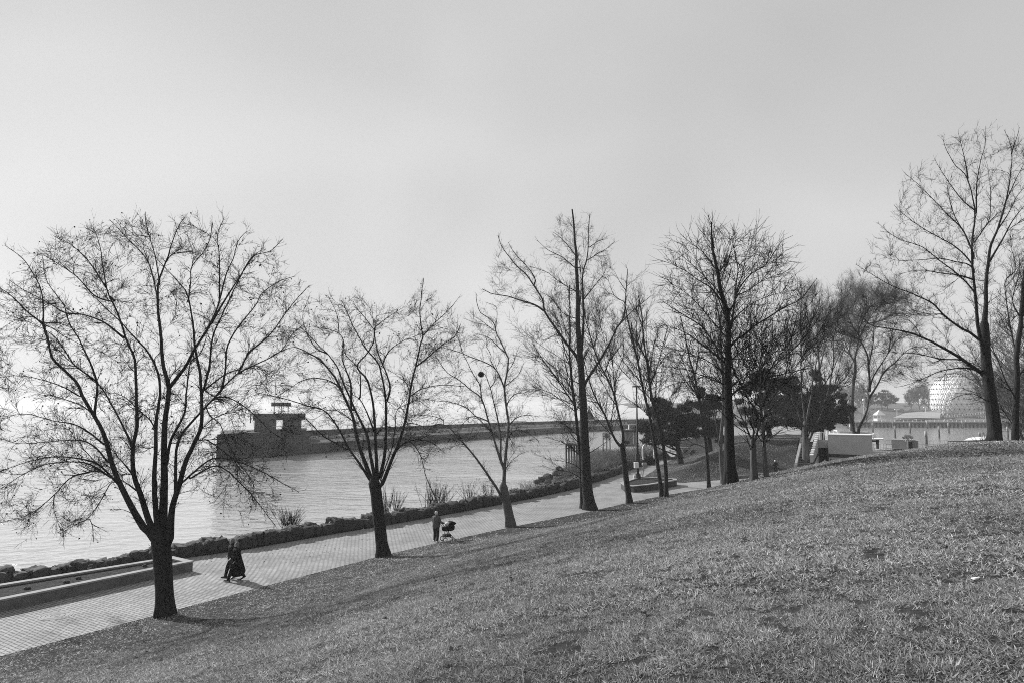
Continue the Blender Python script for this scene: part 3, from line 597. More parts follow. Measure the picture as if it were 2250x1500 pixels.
T3 = [(20, 19, [(1122,1158),(1120,1140),(1113,1104),(1106,1070)]),
 (12, 2, [(1107,1064),(1109,1024),(1115,958),(1117,928),(1113,896),(1109,853),(1115,821),(1118,789),(1113,777),(1101,753),(1090,730),(1088,717),(1077,700),(1056,686),(1049,668),(1046,645)]),
 (10, 2, [(1108,1106),(1095,1077),(1078,1051),(1056,1020),(1029,985),(1005,958),(985,937),(962,932),(938,937),(900,930),(880,940)]),
 (9, 2, [(1108,1030),(1100,1005),(1100,958),(1092,913),(1083,875),(1077,851),(1069,828),(1060,817)]),
 (8, 2, [(1104,1020),(1097,1002),(1083,956),(1071,917),(1058,875),(1037,858),(1013,838),(981,817),(962,789)]),
 (3, 1, [(973,922),(943,912),(900,913)]), (3, 1, [(1089,720),(1092,698),(1090,674),(1071,666)]),
 (4, 1, [(1058,880),(1054,845),(1037,817),(1028,798),(1015,772),(1007,742)]), (5, 2, [(1107,849),(1092,815),(1071,798),(1037,785),(1005,772),(970,762)]),
 (3, 1, [(1077,851),(1088,836),(1090,811),(1101,785)]), (4, 1, [(1113,777),(1092,759),(1071,740),(1041,732)]), (4, 1, [(1079,947),(1049,917),(1022,894),(990,883),(947,879)]),
 (4, 1, [(1073,925),(1045,914),(1028,919),(1009,939)]), (4, 1, [(1115,885),(1130,866),(1152,862),(1175,855)]), (4, 1, [(1118,934),(1135,917),(1158,911),(1184,915)]),
 (3, 1, [(1110,848),(1139,823),(1150,800)]), (3, 1, [(1115,815),(1126,800),(1141,759)]), (4, 1, [(1117,960),(1130,945),(1160,950),(1185,970)]), (3, 1, [(1090,730),(1070,715),(1045,710),(1020,700)])]
add_tree('t3', 'bare_tree', 'leafless tree leaning left with a bird nest in it, right of the stroller', 'tree', (1122, 1158), T3,
 lv_spread(per1=1.7, L1=.9, per2=3.4, L2=.5, per3=3.0, L3=.27, up1=.0, up2=-.02, rmin=.0045), 13, slope=.4, mt='bark_pale', group='leafless trees along the path')
T4 = [(26, 3, [(1297,1120),(1294,1100),(1289,1060),(1287,1007),(1285,953),(1283,900),(1279,847),(1276,793),(1273,740),(1271,720),(1270,673),(1267,603),(1266,557),(1262,529),(1260,487),(1257,460)]),
 (11, 2, [(1275,790),(1279,755),(1282,697),(1281,650),(1281,603),(1290,571),(1293,538),(1293,498),(1296,470)]), (5, 2, [(1271,680),(1276,650),(1275,589),(1268,560)]),
 (11, 2, [(1275,808),(1268,785),(1243,753),(1220,720),(1197,685),(1192,657),(1173,627),(1157,603),(1131,578),(1106,545),(1094,517)]),
 (6, 2, [(1195,683),(1173,669),(1134,657),(1117,651),(1080,645),(1060,635)]), (4, 1, [(1173,627),(1176,613),(1159,587),(1131,557),(1117,533)]),
 (10, 2, [(1282,860),(1287,839),(1313,799),(1340,753),(1355,720),(1369,699),(1374,662),(1377,627),(1379,592)]), (5, 1, [(1355,720),(1383,690),(1407,669),(1430,650)]),
 (5, 2, [(1281,905),(1275,897),(1255,887),(1233,876)]), (5, 3, [(1278,845),(1260,836),(1250,830)]), (6, 3, [(1278,800),(1284,785),(1295,765)]),
 (4, 1, [(1285,985),(1276,977),(1255,953),(1241,927),(1232,900)]), (3, 1, [(1287,1000),(1310,985),(1329,972),(1350,955)]), (3, 1, [(1287,1040),(1262,1020),(1235,1012),(1205,1008)]),
 (4, 1, [(1271,700),(1240,690),(1210,655),(1185,640)]), (4, 1, [(1267,640),(1230,620),(1205,600),(1180,590)]), (4, 1, [(1266,590),(1235,565),(1205,550),(1180,528)]),
 (4, 1, [(1267,565),(1240,530),(1215,510)]), (4, 1, [(1281,660),(1305,630),(1328,600),(1333,578)]), (3, 1, [(1289,573),(1310,560),(1335,545),(1352,530)]), (3, 1, [(1293,545),(1315,530),(1335,525)]),
 (3, 1, [(1376,640),(1362,620),(1352,600)]), (3, 1, [(1374,665),(1350,650),(1340,625)])]
add_tree('t4', 'bare_tree', 'tall leafless tree with long bare lower trunk and one limb forking far left', 'tree', (1297, 1120), T4,
 lv_spread(per1=1.25, L1=1.4, per2=2.5, L2=.75, per3=2.2, L3=.38, up1=.04, up2=.02, rmin=.0058, wig=.05), 14, slope=.4, group='leafless trees along the path')
T4b = [(10, 2, [(1280,1116),(1278,1060),(1276,1007),(1268,927),(1260,860),(1255,807),(1252,767),(1253,743),(1251,685),(1251,627)]),
 (4, 1, [(1256,810),(1240,770),(1232,720),(1218,690)]), (4, 1, [(1262,870),(1245,835),(1210,800),(1180,775)]), (3, 1, [(1266,905),(1235,880),(1205,860),(1170,850)]), (3, 1, [(1253,745),(1235,700),(1230,660)]),
 (3, 1, [(1272,960),(1240,930),(1215,915)]), (3, 1, [(1275,1000),(1245,975),(1200,960)]), (3, 1, [(1276,1050),(1250,1035),(1215,1030),(1190,1020)])]
add_tree('t4b', 'bare_tree', 'thin leafless tree rising close behind the left side of the tall forked tree', 'tree', (1280, 1117), T4b,
 lv_spread(per1=1.7, L1=2.2, per2=2.2, L2=1.0, per3=2.4, L3=.5, up1=.05, rmin=.0055, wig=.05), 15, slope=.4, group='leafless trees along the path')
T5 = [(13, 12, [(1384,1104),(1377,1060),(1371,1007),(1367,980)]),
 (9, 2, [(1366,982),(1353,967),(1340,940),(1329,911),(1313,884),(1295,841),(1285,800),(1275,770)]),
 (9, 2, [(1368,978),(1369,953),(1361,913),(1351,868),(1337,833),(1319,799),(1308,767),(1290,708),(1285,673),(1282,640)]),
 (4, 1, [(1351,868),(1355,820),(1370,780),(1368,730)]), (4, 1, [(1330,815),(1345,770),(1352,730),(1342,690)]), (3, 1, [(1315,884),(1290,880),(1270,872)]), (3, 1, [(1304,760),(1320,715),(1325,680)])]
add_tree('t5', 'bare_tree', 'leafless tree on one leaning trunk that splits low into a V of two stems', 'tree', (1384, 1104), T5,
 lv_spread(per1=1.6, L1=2.3, per2=2.3, L2=1.0, per3=2.4, L3=.5, up1=.1, rmin=.006, wig=.05), 16, slope=.4, group='leafless trees along the path')
T6 = [(10, 2, [(1455,1090),(1447,1033),(1439,980),(1428,913),(1415,860),(1404,807),(1391,753),(1381,715),(1372,670)]),
 (3, 1, [(1417,865),(1385,833),(1356,801),(1340,780)]), (3, 1, [(1428,913),(1400,890),(1370,870),(1350,865)]), (3, 1, [(1404,807),(1398,740),(1400,690),(1395,640)]), (3, 1, [(1410,840),(1375,800),(1350,760)])]
add_tree('t6', 'bare_tree', 'slim leafless tree leaning left, first of the close pair before the triangular planter', 'tree', (1455, 1089), T6,
 lv_spread(per1=1.5, L1=2.3, per2=2.3, L2=1.0, per3=2.2, L3=.5, up1=.12, rmin=.006, wig=.05), 17, slope=.4, group='leafless trees along the path')
T7 = [(10, 2, [(1464,1090),(1463,1033),(1457,980),(1447,927),(1430,880),(1420,807),(1412,753),(1410,700),(1402,650)]),
 (4, 1, [(1430,880),(1425,800),(1420,740),(1422,680)]), (3, 1, [(1452,955),(1470,905),(1480,860),(1478,820)]), (3, 1, [(1447,930),(1468,880),(1490,850)]), (3, 1, [(1440,910),(1450,850),(1455,800)]), (3, 1, [(1455,970),(1475,930),(1500,900)]), (3, 1, [(1415,780),(1390,740),(1378,700)])]
add_tree('t7', 'bare_tree', 'slim leafless tree, right one of the close pair before the triangular planter', 'tree', (1465, 1090), T7,
 lv_spread(per1=1.5, L1=2.3, per2=2.3, L2=1.0, per3=2.2, L3=.5, up1=.12, rmin=.006, wig=.05), 18, slope=.4, group='leafless trees along the path', mt='bark')
T8 = [(9, 2, [(1558,1073),(1554,1009),(1549,964),(1542,919),(1533,862),(1520,805),(1511,771),(1505,740),(1495,695)]),
 (3, 1, [(1549,960),(1535,945),(1515,940),(1495,925)]), (3, 1, [(1552,985),(1530,975),(1510,980)]), (3, 1, [(1543,925),(1560,890),(1565,850)]), (3, 1, [(1535,870),(1510,840),(1490,820)]), (3, 1, [(1525,830),(1535,780),(1532,740)]), (3, 1, [(1545,935),(1520,900),(1505,880)])]
add_tree('t8', 'bare_tree', 'slender leafless tree standing alone just left of the tree with the thickest trunk', 'tree', (1558, 1072), T8,
 lv_spread(per1=1.5, L1=2.4, per2=2.2, L2=1.0, per3=2.2, L3=.5, up1=.08, rmin=.0062, wig=.05), 19, slope=.4, group='leafless trees along the path')
T9 = [(28, 3, [(1605,1062),(1604,1030),(1603,987),(1601,896),(1601,828),(1601,752),(1599,695),(1588,650),(1581,611),(1576,582),(1567,537),(1565,503),(1563,488)]),
 (7, 2, [(1599,690),(1615,661),(1617,627),(1622,593),(1615,560),(1608,520)]), (8, 1, [(1606,720),(1618,650),(1638,616),(1656,598),(1681,584),(1701,555),(1717,530),(1742,518)]),
 (8, 2, [(1600,800),(1567,752),(1545,720),(1517,700),(1488,684),(1454,661)]), (6, 1, [(1599,680),(1565,636),(1533,616),(1511,600),(1477,582),(1449,571)]),
 (5, 1, [(1578,600),(1547,557),(1522,537),(1499,519)]), (7, 1, [(1599,800),(1547,759),(1511,734),(1479,720),(1443,709)]), (5, 1, [(1594,844),(1565,833),(1538,823),(1506,810),(1465,805),(1434,801)]),
 (4, 1, [(1580,838),(1556,826),(1515,837),(1477,844),(1454,855)]), (5, 1, [(1598,825),(1556,793),(1517,777),(1472,763),(1434,759)]),
 (8, 2, [(1601,765),(1620,745),(1635,736),(1658,716),(1692,695),(1726,673),(1760,657),(1795,612)]), (5, 1, [(1601,725),(1613,702),(1635,680),(1665,661),(1703,648),(1760,636)]),
 (8, 2, [(1602,872),(1624,853),(1647,844),(1674,833),(1703,826),(1737,817),(1790,805)]), (5, 1, [(1603,795),(1625,775),(1647,759),(1669,741),(1692,707),(1710,680)]),
 (5, 1, [(1603,850),(1640,820),(1669,803),(1703,792),(1737,783)]), (4, 1, [(1590,655),(1560,620),(1525,585),(1495,560),(1470,548)]), (4, 1, [(1583,618),(1600,570),(1612,530),(1610,500)]),
 (4, 1, [(1570,545),(1550,520),(1545,500)]), (5, 1, [(1600,745),(1560,700),(1530,665),(1500,640),(1470,620)]), (4, 1, [(1618,650),(1640,640),(1680,615),(1720,600),(1738,590)]), (4, 1, [(1619,640),(1632,600),(1640,560),(1655,525),(1660,495)]),
 (4, 1, [(1601,880),(1580,872),(1550,870),(1520,880)]), (5, 1, [(1600,712),(1575,650),(1550,610),(1530,570),(1515,540)])]
add_tree('t9', 'bare_tree', 'tallest leafless tree right of centre, thick straight trunk under a dense dome of twigs', 'tree', (1605, 1062), T9,
 lv_spread(per1=1.1, L1=1.7, per2=1.9, L2=.9, per3=1.6, L3=.45, up1=.02, up2=.03, rmin=.0062, wig=.05), 20, slope=.45, group='leafless trees along the path', flare=1.5)
T9b = [(10, 2, [(1589,1062),(1584,1009),(1584,960),(1588,900),(1588,862),(1585,800),(1581,752),(1579,707),(1570,650),(1567,593)]),
 (4, 1, [(1584,1000),(1575,940),(1568,880),(1560,800)]), (4, 1, [(1586,820),(1560,760),(1545,700),(1530,650)]), (4, 1, [(1580,740),(1600,680),(1605,640)]), (3, 1, [(1588,870),(1560,830),(1530,800)])]
add_tree('t9b', 'bare_tree', 'thin leafless tree hugging the left side of the thickest trunk', 'tree', (1589, 1062), T9b,
 lv_spread(per1=1.4, L1=2.6, per2=2.0, L2=1.2, per3=1.8, L3=.6, up1=.1, rmin=.0062, wig=.05), 21, slope=.4, group='leafless trees along the path', mt='bark_pale')
T10 = [(14, 14, [(1656,1053),(1655,1000),(1654,968)]), (7, 1, [(1651,968),(1646,952),(1634,925),(1620,895),(1613,860),(1600,800)]), (7, 1, [(1654,970),(1656,945),(1655,919),(1647,896),(1638,851),(1624,805),(1618,760)]),
 (7, 1, [(1658,968),(1665,945),(1672,919),(1669,873),(1669,805),(1673,771),(1672,720),(1668,680)]), (4, 1, [(1655,919),(1660,870),(1650,810),(1648,750)]), (4, 1, [(1670,900),(1690,860),(1700,820),(1705,770)])]
add_tree('t10', 'bare_tree', 'leafless tree right of the thickest trunk, its short trunk forking into three stems', 'tree', (1656, 1053), T10,
 lv_spread(per1=1.4, L1=2.7, per2=2.0, L2=1.2, per3=1.9, L3=.6, up1=.1, rmin=.0065, wig=.05), 22, slope=.4, group='leafless trees along the path', mt='bark_pale')
T11 = [(10, 9, [(1684,1048),(1680,1000),(1678,960),(1676,930)]), (6, 1, [(1676,935),(1674,900),(1670,860),(1672,820),(1668,770),(1660,730)]), (6, 1, [(1677,930),(1680,910),(1692,884),(1706,860),(1720,840),(1728,810),(1735,760)]),
 (4, 1, [(1690,888),(1700,830),(1712,780),(1716,730)]), (3, 1, [(1679,975),(1690,965),(1700,955),(1715,945)]), (3, 1, [(1673,850),(1690,800),(1690,750)])]
add_tree('t11', 'bare_tree', 'slim pale leafless tree left of the jogger on the path', 'tree', (1684, 1048), T11,
 lv_spread(per1=1.4, L1=2.7, per2=2.0, L2=1.2, per3=1.9, L3=.6, up1=.12, rmin=.0065, wig=.05), 23, slope=.4, group='leafless trees along the path', mt='bark_pale')
T12 = [(17, 13, [(1771,1033),(1770,980),(1770,930)]), (6, 1, [(1768,940),(1760,925),(1752,900),(1740,876),(1742,840),(1738,800),(1730,760),(1725,700)]), (7, 1, [(1770,930),(1766,900),(1762,860),(1760,810),(1761,763),(1758,693),(1761,647),(1758,620)]),
 (7, 1, [(1772,930),(1776,900),(1782,872),(1786,834),(1798,775),(1810,731),(1803,693),(1800,650)]), (8, 1, [(1774,975),(1790,940),(1804,910),(1810,884),(1820,868),(1840,846),(1860,826),(1872,800),(1885,770),(1898,740)]),
 (6, 1, [(1815,876),(1822,850),(1826,826),(1831,790),(1831,740),(1845,693),(1849,635),(1850,605)]), (4, 1, [(1761,763),(1780,710),(1785,660),(1790,625)]), (4, 1, [(1742,845),(1730,800),(1710,760),(1700,710)]), (4, 1, [(1840,846),(1865,845),(1885,815),(1895,800)]),
 (4, 1, [(1831,745),(1815,700),(1820,650)]), (4, 1, [(1786,834),(1780,780),(1778,730)])]
add_tree('t12', 'bare_tree', 'leafless tree in front of the stairs, its trunk fanning into many pale stems', 'tree', (1771, 1031), T12,
 lv_spread(per1=1.5, L1=2.8, per2=2.1, L2=1.2, per3=2.0, L3=.6, up1=.12, rmin=.0068, wig=.05), 24, slope=.45, group='leafless trees along the path', Y=88, mt='bark_pale')
T13 = [(23, 20, [(1884,1012),(1883,985),(1881,962)]), (13, 7, [(1880,965),(1874,936),(1866,904),(1858,888),(1848,870),(1840,858)]), (15, 10, [(1884,965),(1887,940),(1900,914),(1908,888),(1910,860)]),
 (9, 2, [(1910,860),(1911,843),(1909,810),(1905,777),(1891,749),(1884,731),(1868,705),(1862,670)]), (6, 1, [(1911,850),(1920,825),(1933,805),(1952,775),(1968,749),(1992,738),(2010,720)]),
 (7, 1, [(1910,873),(1929,843),(1943,815),(1968,794),(1992,770),(2015,761),(2040,765)]), (5, 1, [(1909,800),(1919,752),(1919,717),(1931,682),(1940,650)]), (4, 1, [(1891,749),(1870,735),(1850,720),(1835,700)]), (4, 1, [(1884,731),(1900,690),(1905,650)]), (4, 1, [(1952,775),(1960,730),(1975,700)])]
add_tree('t13', 'bare_tree', 'dark forked leafless tree whose Y trunk stands before the white block building', 'tree', (1884, 1010), T13,
 lv_spread(per1=1.5, L1=2.6, per2=2.3, L2=1.2, per3=2.4, L3=.6, up1=.05, rmin=.0065), 25, slope=.4, group='leafless trees along the path', Y=94)
T14 = [(36, 20, [(2182,972),(2186,960),(2184,930),(2179,890),(2171,832),(2166,779),(2163,712)]),
 (16, 1, [(2166,790),(2155,745),(2148,712),(2143,645),(2139,591),(2139,529),(2145,467),(2127,393),(2102,364),(2077,324),(2072,297)]),
 (18, 1, [(2163,712),(2166,670),(2166,627),(2169,591),(2176,541),(2191,507),(2208,448),(2218,398),(2223,334),(2206,285)]),
 (5, 1, [(2139,535),(2160,505),(2174,480),(2176,418),(2171,369)]), (6, 1, [(2145,467),(2146,406),(2154,356),(2164,319),(2166,277)]), (8, 2, [(2174,575),(2201,529),(2225,485),(2250,453),(2280,430)]),
 (18, 1, [(2172,840),(2160,822),(2143,810),(2112,788),(2081,770),(2036,747),(1987,729),(1916,716),(1898,700),(1875,690)]), (7, 1, [(2150,815),(2121,808),(2072,814),(2027,832),(1992,846),(1965,850)]), (7, 1, [(2135,800),(2110,790),(2067,788),(2014,777),(1960,775),(1925,779)]),
 (10, 1, [(2150,745),(2130,730),(2112,721),(2076,694),(2050,667),(2014,649),(1969,631),(1905,596),(1880,581)]), (7, 1, [(2148,665),(2139,640),(2107,605),(2065,573),(2028,544),(1985,530),(1961,519),(1929,490)]),
 (7, 1, [(2140,600),(2134,578),(2102,544),(2065,522),(2028,502),(1979,467),(1964,450)]), (7, 1, [(2139,560),(2134,546),(2114,504),(2082,472),(2053,443),(2028,418),(2008,398),(1986,379)]),
 (5, 1, [(2138,590),(2125,580),(2102,576),(2067,568),(2028,571),(1979,573),(1942,566)]), (6, 1, [(2140,615),(2107,605),(2065,600),(2028,593),(1991,598),(1965,605)]), (5, 1, [(2145,465),(2117,443),(2095,416),(2067,374),(2053,349)]),
 (5, 1, [(2127,393),(2120,350),(2110,310),(2105,290)]), (4, 1, [(2114,504),(2095,470),(2085,430),(2080,400)]), (5, 1, [(2208,448),(2230,400),(2245,370),(2260,340)]), (5, 1, [(2191,507),(2215,470),(2235,430),(2262,400)]),
 (5, 1, [(2223,334),(2235,300),(2240,280)]), (5, 1, [(2070,690),(2040,690),(2000,680)]), (5, 1, [(2168,880),(2140,865),(2110,868),(2090,878)]), (4, 1, [(2050,750),(2025,740),(2010,715),(1990,700)])]
add_tree('t14', 'bare_tree', 'large dark leafless tree on the hill crest beside the dome, reaching highest on the right', 'tree', (2182, 972), T14,
 lv_spread(per1=2.1, L1=.7, per2=3.8, L2=.38, per3=3.0, L3=.2, up1=.09, up2=.06, rmin=.0038), 26, slope=.45, Y=32.5, group='leafless trees on the hill crest')
T15 = [(18, 9, [(2230,970),(2233,890),(2235,823),(2233,779),(2242,712),(2246,645),(2255,580)]), (7, 1, [(2231,880),(2228,868),(2210,837),(2192,788),(2175,752),(2165,720)]), (7, 1, [(2233,779),(2219,712),(2210,622),(2233,591),(2223,541),(2220,504)]), (4, 1, [(2230,935),(2224,930),(2201,895),(2190,870)]),
 (5, 1, [(2243,700),(2225,660),(2240,600),(2238,560)]), (7, 1, [(2235,830),(2262,790),(2275,740)]), (4, 1, [(2242,712),(2260,660),(2262,600)]), (4, 2, [(2236,975),(2245,930),(2252,900)])]
add_tree('t15', 'bare_tree', 'leafless tree at the right edge behind the pale timber beam', 'tree', (2230, 970), T15,
 lv_spread(per1=2.4, L1=1.2, per2=3.0, L2=.6, per3=3.0, L3=.38, up1=.1, up2=.06, rmin=.0042), 27, slope=.4, Y=37, group='leafless trees on the hill crest')
T16 = [(10, 6, [(1872,930),(1873,864),(1879,810),(1878,787)]), (6, 1, [(1878,790),(1887,740),(1884,705),(1863,677),(1850,650)]), (5, 1, [(1879,800),(1860,760),(1845,720),(1825,690)]), (6, 1, [(1885,750),(1905,710),(1925,680),(1950,660)]), (5, 1, [(1884,720),(1900,670),(1905,640)]), (5, 1, [(1903,712),(1935,705),(1965,690),(1995,690)]), (4, 1, [(1870,690),(1880,655),(1878,630)]), (5, 1, [(1925,682),(1960,640),(1975,630)])]
add_tree('t16', 'bare_tree', 'grey leafless tree with misty fine twigs rising behind the dark pine', 'tree', (1872, 930), T16,
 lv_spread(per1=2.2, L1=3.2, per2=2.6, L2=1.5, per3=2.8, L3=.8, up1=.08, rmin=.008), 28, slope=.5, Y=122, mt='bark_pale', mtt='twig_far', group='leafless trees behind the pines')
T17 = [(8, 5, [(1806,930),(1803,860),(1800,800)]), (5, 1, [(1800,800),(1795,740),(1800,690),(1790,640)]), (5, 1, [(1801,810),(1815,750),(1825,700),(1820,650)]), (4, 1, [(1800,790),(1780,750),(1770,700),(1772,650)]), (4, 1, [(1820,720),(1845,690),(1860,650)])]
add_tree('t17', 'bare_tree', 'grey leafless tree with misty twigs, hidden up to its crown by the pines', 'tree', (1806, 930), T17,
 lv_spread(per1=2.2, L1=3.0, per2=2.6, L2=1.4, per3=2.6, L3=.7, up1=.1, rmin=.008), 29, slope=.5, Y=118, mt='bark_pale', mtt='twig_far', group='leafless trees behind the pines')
# nest in the leaning tree
p = pt(1057, 822, BASE['t3'][1]+.3); rng = np.random.default_rng(5); n = 260
d = rng.normal(size=(n, 3)); d /= np.linalg.norm(d, axis=1, keepdims=True); d[:, 2] *= .7; c_ = p+d*.14*(.4+.9*rng.random((n, 1))); dd = np.cross(d, rng.normal(size=(n, 3))); dd /= np.linalg.norm(dd, axis=1, keepdims=True); ll = .16
V, Q = tubes(np.stack([c_-dd*ll, c_+d*.02, c_+dd*ll], 1), np.full((n, 3), .007), 3)
nest = mesh_np('bird_nest', V, Q, M['nest'], loc=tuple(p)); tag(nest, 'dark twig bird nest lodged in the leaning leafless tree', 'nest')
# ------------------------------------------------------------------ seawall of armour stone, boulders
def rough_block(rng, L, D, H, n=3, amp=.07):
    if L < .9 and n > 4: n = 4
    """stone block as a subdivided box with a broken surface: V, quads"""
    m = MB(); V = []; Fq = []; idx = {}
    def vid(p):
        k = tuple(np.round(p, 4))
        if k not in idx: idx[k] = len(V); V.append(p)
        return idx[k]
    for ax in range(3):
        for sgn in (-1, 1):
            for i in range(n):
                for j in range(n):
                    q = []
                    for (a, b_) in ((0, 0), (1, 0), (1, 1), (0, 1)):
                        p = [0, 0, 0]; p[ax] = sgn*.5; p[(ax+1) % 3] = (i+a)/n-.5; p[(ax+2) % 3] = (j+b_)/n-.5; q.append(vid(p))
                    Fq.append(q if sgn > 0 else q[::-1])
    V = np.array(V, float); rr = np.linalg.norm(V, axis=1, keepdims=True); V = V*(1-.16*np.clip(rr-.55, 0, 1)*2)
    V = V*np.array([L, D, H])+rng.normal(size=V.shape)*amp*np.array([1, 1, .9]); return V, np.array(Fq)
rng = np.random.default_rng(77); Vs = []; Qs = []; off = 0
seg = np.linalg.norm(np.diff(WALL, axis=0), axis=1); cs = np.concatenate([[0], np.cumsum(seg)]); s = 0.0
def on_wall(s):
    i = min(np.searchsorted(cs, s, side='right')-1, len(WALL)-2); u = (s-cs[i])/seg[i]; return WALL[i]*(1-u)+WALL[i+1]*u, (WALL[i+1]-WALL[i])/seg[i]
while s < cs[-1]-1:
    L = .38+rng.random()*.75; p, d = on_wall(s+L/2); nx_ = np.array([-d[1], d[0]]); H = .56+rng.random()*.26+(.14 if rng.random() < .2 else 0); far = p[1] > 60
    if far: H += .06
    if p[1] < 37: H *= .70+.3*max(0, (p[1]-33)/4)
    for k in range(2):
        Hh = H if k == 0 else H*(.75+.35*rng.random()); w = .62+.2*rng.random()
        V, Q = rough_block(rng, L*1.06, w, Hh, 4, .05 if not far else .07); a = math.atan2(d[1], d[0])+rng.normal()*.04
        tilt = rng.normal()*.07; V[:, 2] += V[:, 0]*tilt
        c, sn = math.cos(a), math.sin(a); V = np.stack([V[:, 0]*c-V[:, 1]*sn, V[:, 0]*sn+V[:, 1]*c, V[:, 2]+Hh/2-.06], 1)
        cc = p+nx_*(.34+k*.62); V[:, 0] += cc[0]; V[:, 1] += cc[1]; Vs.append(V); Qs.append(Q+off); off += len(V)
    s += L
wall = mesh_np('seawall', np.concatenate(Vs), np.concatenate(Qs), M['stone'], smooth=False); tag(wall, 'long low seawall of dark armour stone blocks between the paved path and the lake', 'seawall')
# boulders: riprap at the waterline and among the far brush (individual, a few shapes copied)
protos = []
for k in range(5):
    V, Q = rough_block(rng, 1, 1, 1, 4, .07); rr = np.linalg.norm(V, axis=1, keepdims=True); V = V*.45+V/rr*.27+rng.normal(size=V.shape)*.05; protos.append((V, Q))
def boulder(x, y, z, s, lab, k=None, grp='boulders at the water side of the seawall', first={}):
    k = rng.integers(5) if k is None else k
    if k not in first:
        o = mesh_np('boulder', protos[k][0], protos[k][1], M['rock'], smooth=False); first[k] = o
    else: o = first[k].copy(); C.objects.link(o)
    o.location = (x, y, z); o.scale = (s[0], s[1], s[2]); o.rotation_euler = (rng.normal()*.2, rng.normal()*.2, rng.random()*6); tag(o, lab, 'boulder', grp); return o
for k in range(26):      # seen over the wall at far left: tops just above the planter
    ss = 1.2+k*1.05; p, d = on_wall(min(4+ss, cs[-1]-2)); nx_ = np.array([-d[1], d[0]]); q = p+nx_*(1.7+rng.random()*.8); sz = .35+.5*rng.random()
    boulder(q[0], q[1], .15-.3*rng.random() if k < 12 else -.1-.3*rng.random(), (sz*1.3, sz, sz*.95), 'dark boulder among those piled on the lake side of the wall')
for (x, y, w) in [(1228,1029,12),(1205,1047,16),(1190,1053,14),(1180,1058,12),(1222,1040,16),(1240,1036,18),(1255,1042,16),(1262,1030,14),(1278,1036,16),(1248,1052,16),(1230,1056,14),(1290,1045,14),(1300,1030,12),(1205,1060,14),(1270,1055,14)]:
    p = pz(x, y, -1.3); sz = w*p[1]/F; boulder(p[0], p[1], -1.25, (sz*1.2, sz, sz*.8), 'dark boulder among those where brush meets the water', grp='boulders along the brushy bank')
p = pz(2, 1276, .2); boulder(p[0], p[1], .25, (.9, .8, .6), 'pale boulder at the left edge behind the long planter', grp='boulders at the water side of the seawall').data = boulder.__defaults__[2][0].data if False else protos and bpy.data.objects['boulder'].data
# ------------------------------------------------------------------ long planter at left
def ring_planter(name, label, poly, H, wt, soil_drop=.1, mats=('conc', 'cap'), soilm='soil', z0=0.0, cap_h=.07):
    """poly: outer outline (ccw)"""
    P = np.array(poly, float); n = len(P); ctr = P.mean(0)
    area = 0.5*sum(P[i][0]*P[(i+1) % n][1]-P[(i+1) % n][0]*P[i][1] for i in range(n)); sg = 1 if area > 0 else -1
    def inset(k):
        out = []
        for i in range(n):
            a, b_, c = P[i-1], P[i], P[(i+1) % n]; d1 = (b_-a)/np.linalg.norm(b_-a); d2 = (c-b_)/np.linalg.norm(c-b_)
            n1 = np.array([-d1[1], d1[0]])*sg; n2 = np.array([-d2[1], d2[0]])*sg; bis = n1+n2; bis /= np.linalg.norm(bis); out.append(b_+bis*k/max(bis@n1, .4))
        return np.array(out)
    I = inset(wt); O2 = inset(-.03); I2 = inset(wt+.02)
    root = empty(name, (ctr[0], ctr[1], z0)); tag(root, label, 'planter')
    def ringwall(Pa, Pb, a, b_):
        m = MB(); V = [(x, y, a) for x, y in Pa]+[(x, y, b_) for x, y in Pa]+[(x, y, b_) for x, y in Pb]+[(x, y, a) for x, y in Pb]; Fs = []
        for i in range(n):
            j = (i+1) % n; Fs += [(i, j, n+j, n+i), (n+i, n+j, 2*n+j, 2*n+i), (2*n+i, 2*n+j, 3*n+j, 3*n+i), (3*n+i, 3*n+j, j, i)]
        return m.add(V, Fs)
    ringwall(P, I, z0-.1, z0+H-cap_h).build('wall', M[mats[0]], root, world=True)
    ringwall(O2, I2, z0+H-cap_h+.002, z0+H).build('coping', M[mats[1]], root, world=True)
    sm_ = MB().add([(x, y, z0+H-soil_drop) for x, y in inset(wt-.05)], [tuple(range(n))]); sm_.build('soil', M[soilm], root, world=True); return root
a0 = pz(-140, 1344, .48); a1 = pz(424, 1231, .48); a2 = pz(380, 1221, .48); a3 = pz(-140, 1304, .48)
ring_planter('planter', 'long low concrete planter of bare soil beside the lake wall, behind the nearest tree', [a0[:2], a1[:2], a2[:2], a3[:2]], .48, .30)
# withered plants and stones lying in that planter
pl_o = MB(); rng2 = np.random.default_rng(3)
for (x, y) in [(146, 1278), (172, 1270), (318, 1243), (200, 1243), (198, 1250), (60, 1292)]:
    p = pz(x, y, .40)
    k = rng2.integers(3); V, Q = protos[k]; o = mesh_np('stone', V, Q, M['rock'], smooth=False); o.location = (p[0], p[1], .42); o.scale = (.22, .18, .12); tag(o, 'small pale stone lying on the soil of the long planter', 'stone', 'stones in the long planter')
# triangular planter with lamp
tri = [(1364, 1058), (1372, 1064), (1392, 1066), (1425, 1063), (1487, 1053), (1486, 1050), (1403, 1045)]
ring_planter('planter', 'boat shaped stone planter with pointed ends round the foot of the lamp pole', [pz(x, y+2, .55)[:2] for x, y in tri], .62, .35, mats=('rock', 'cap'))
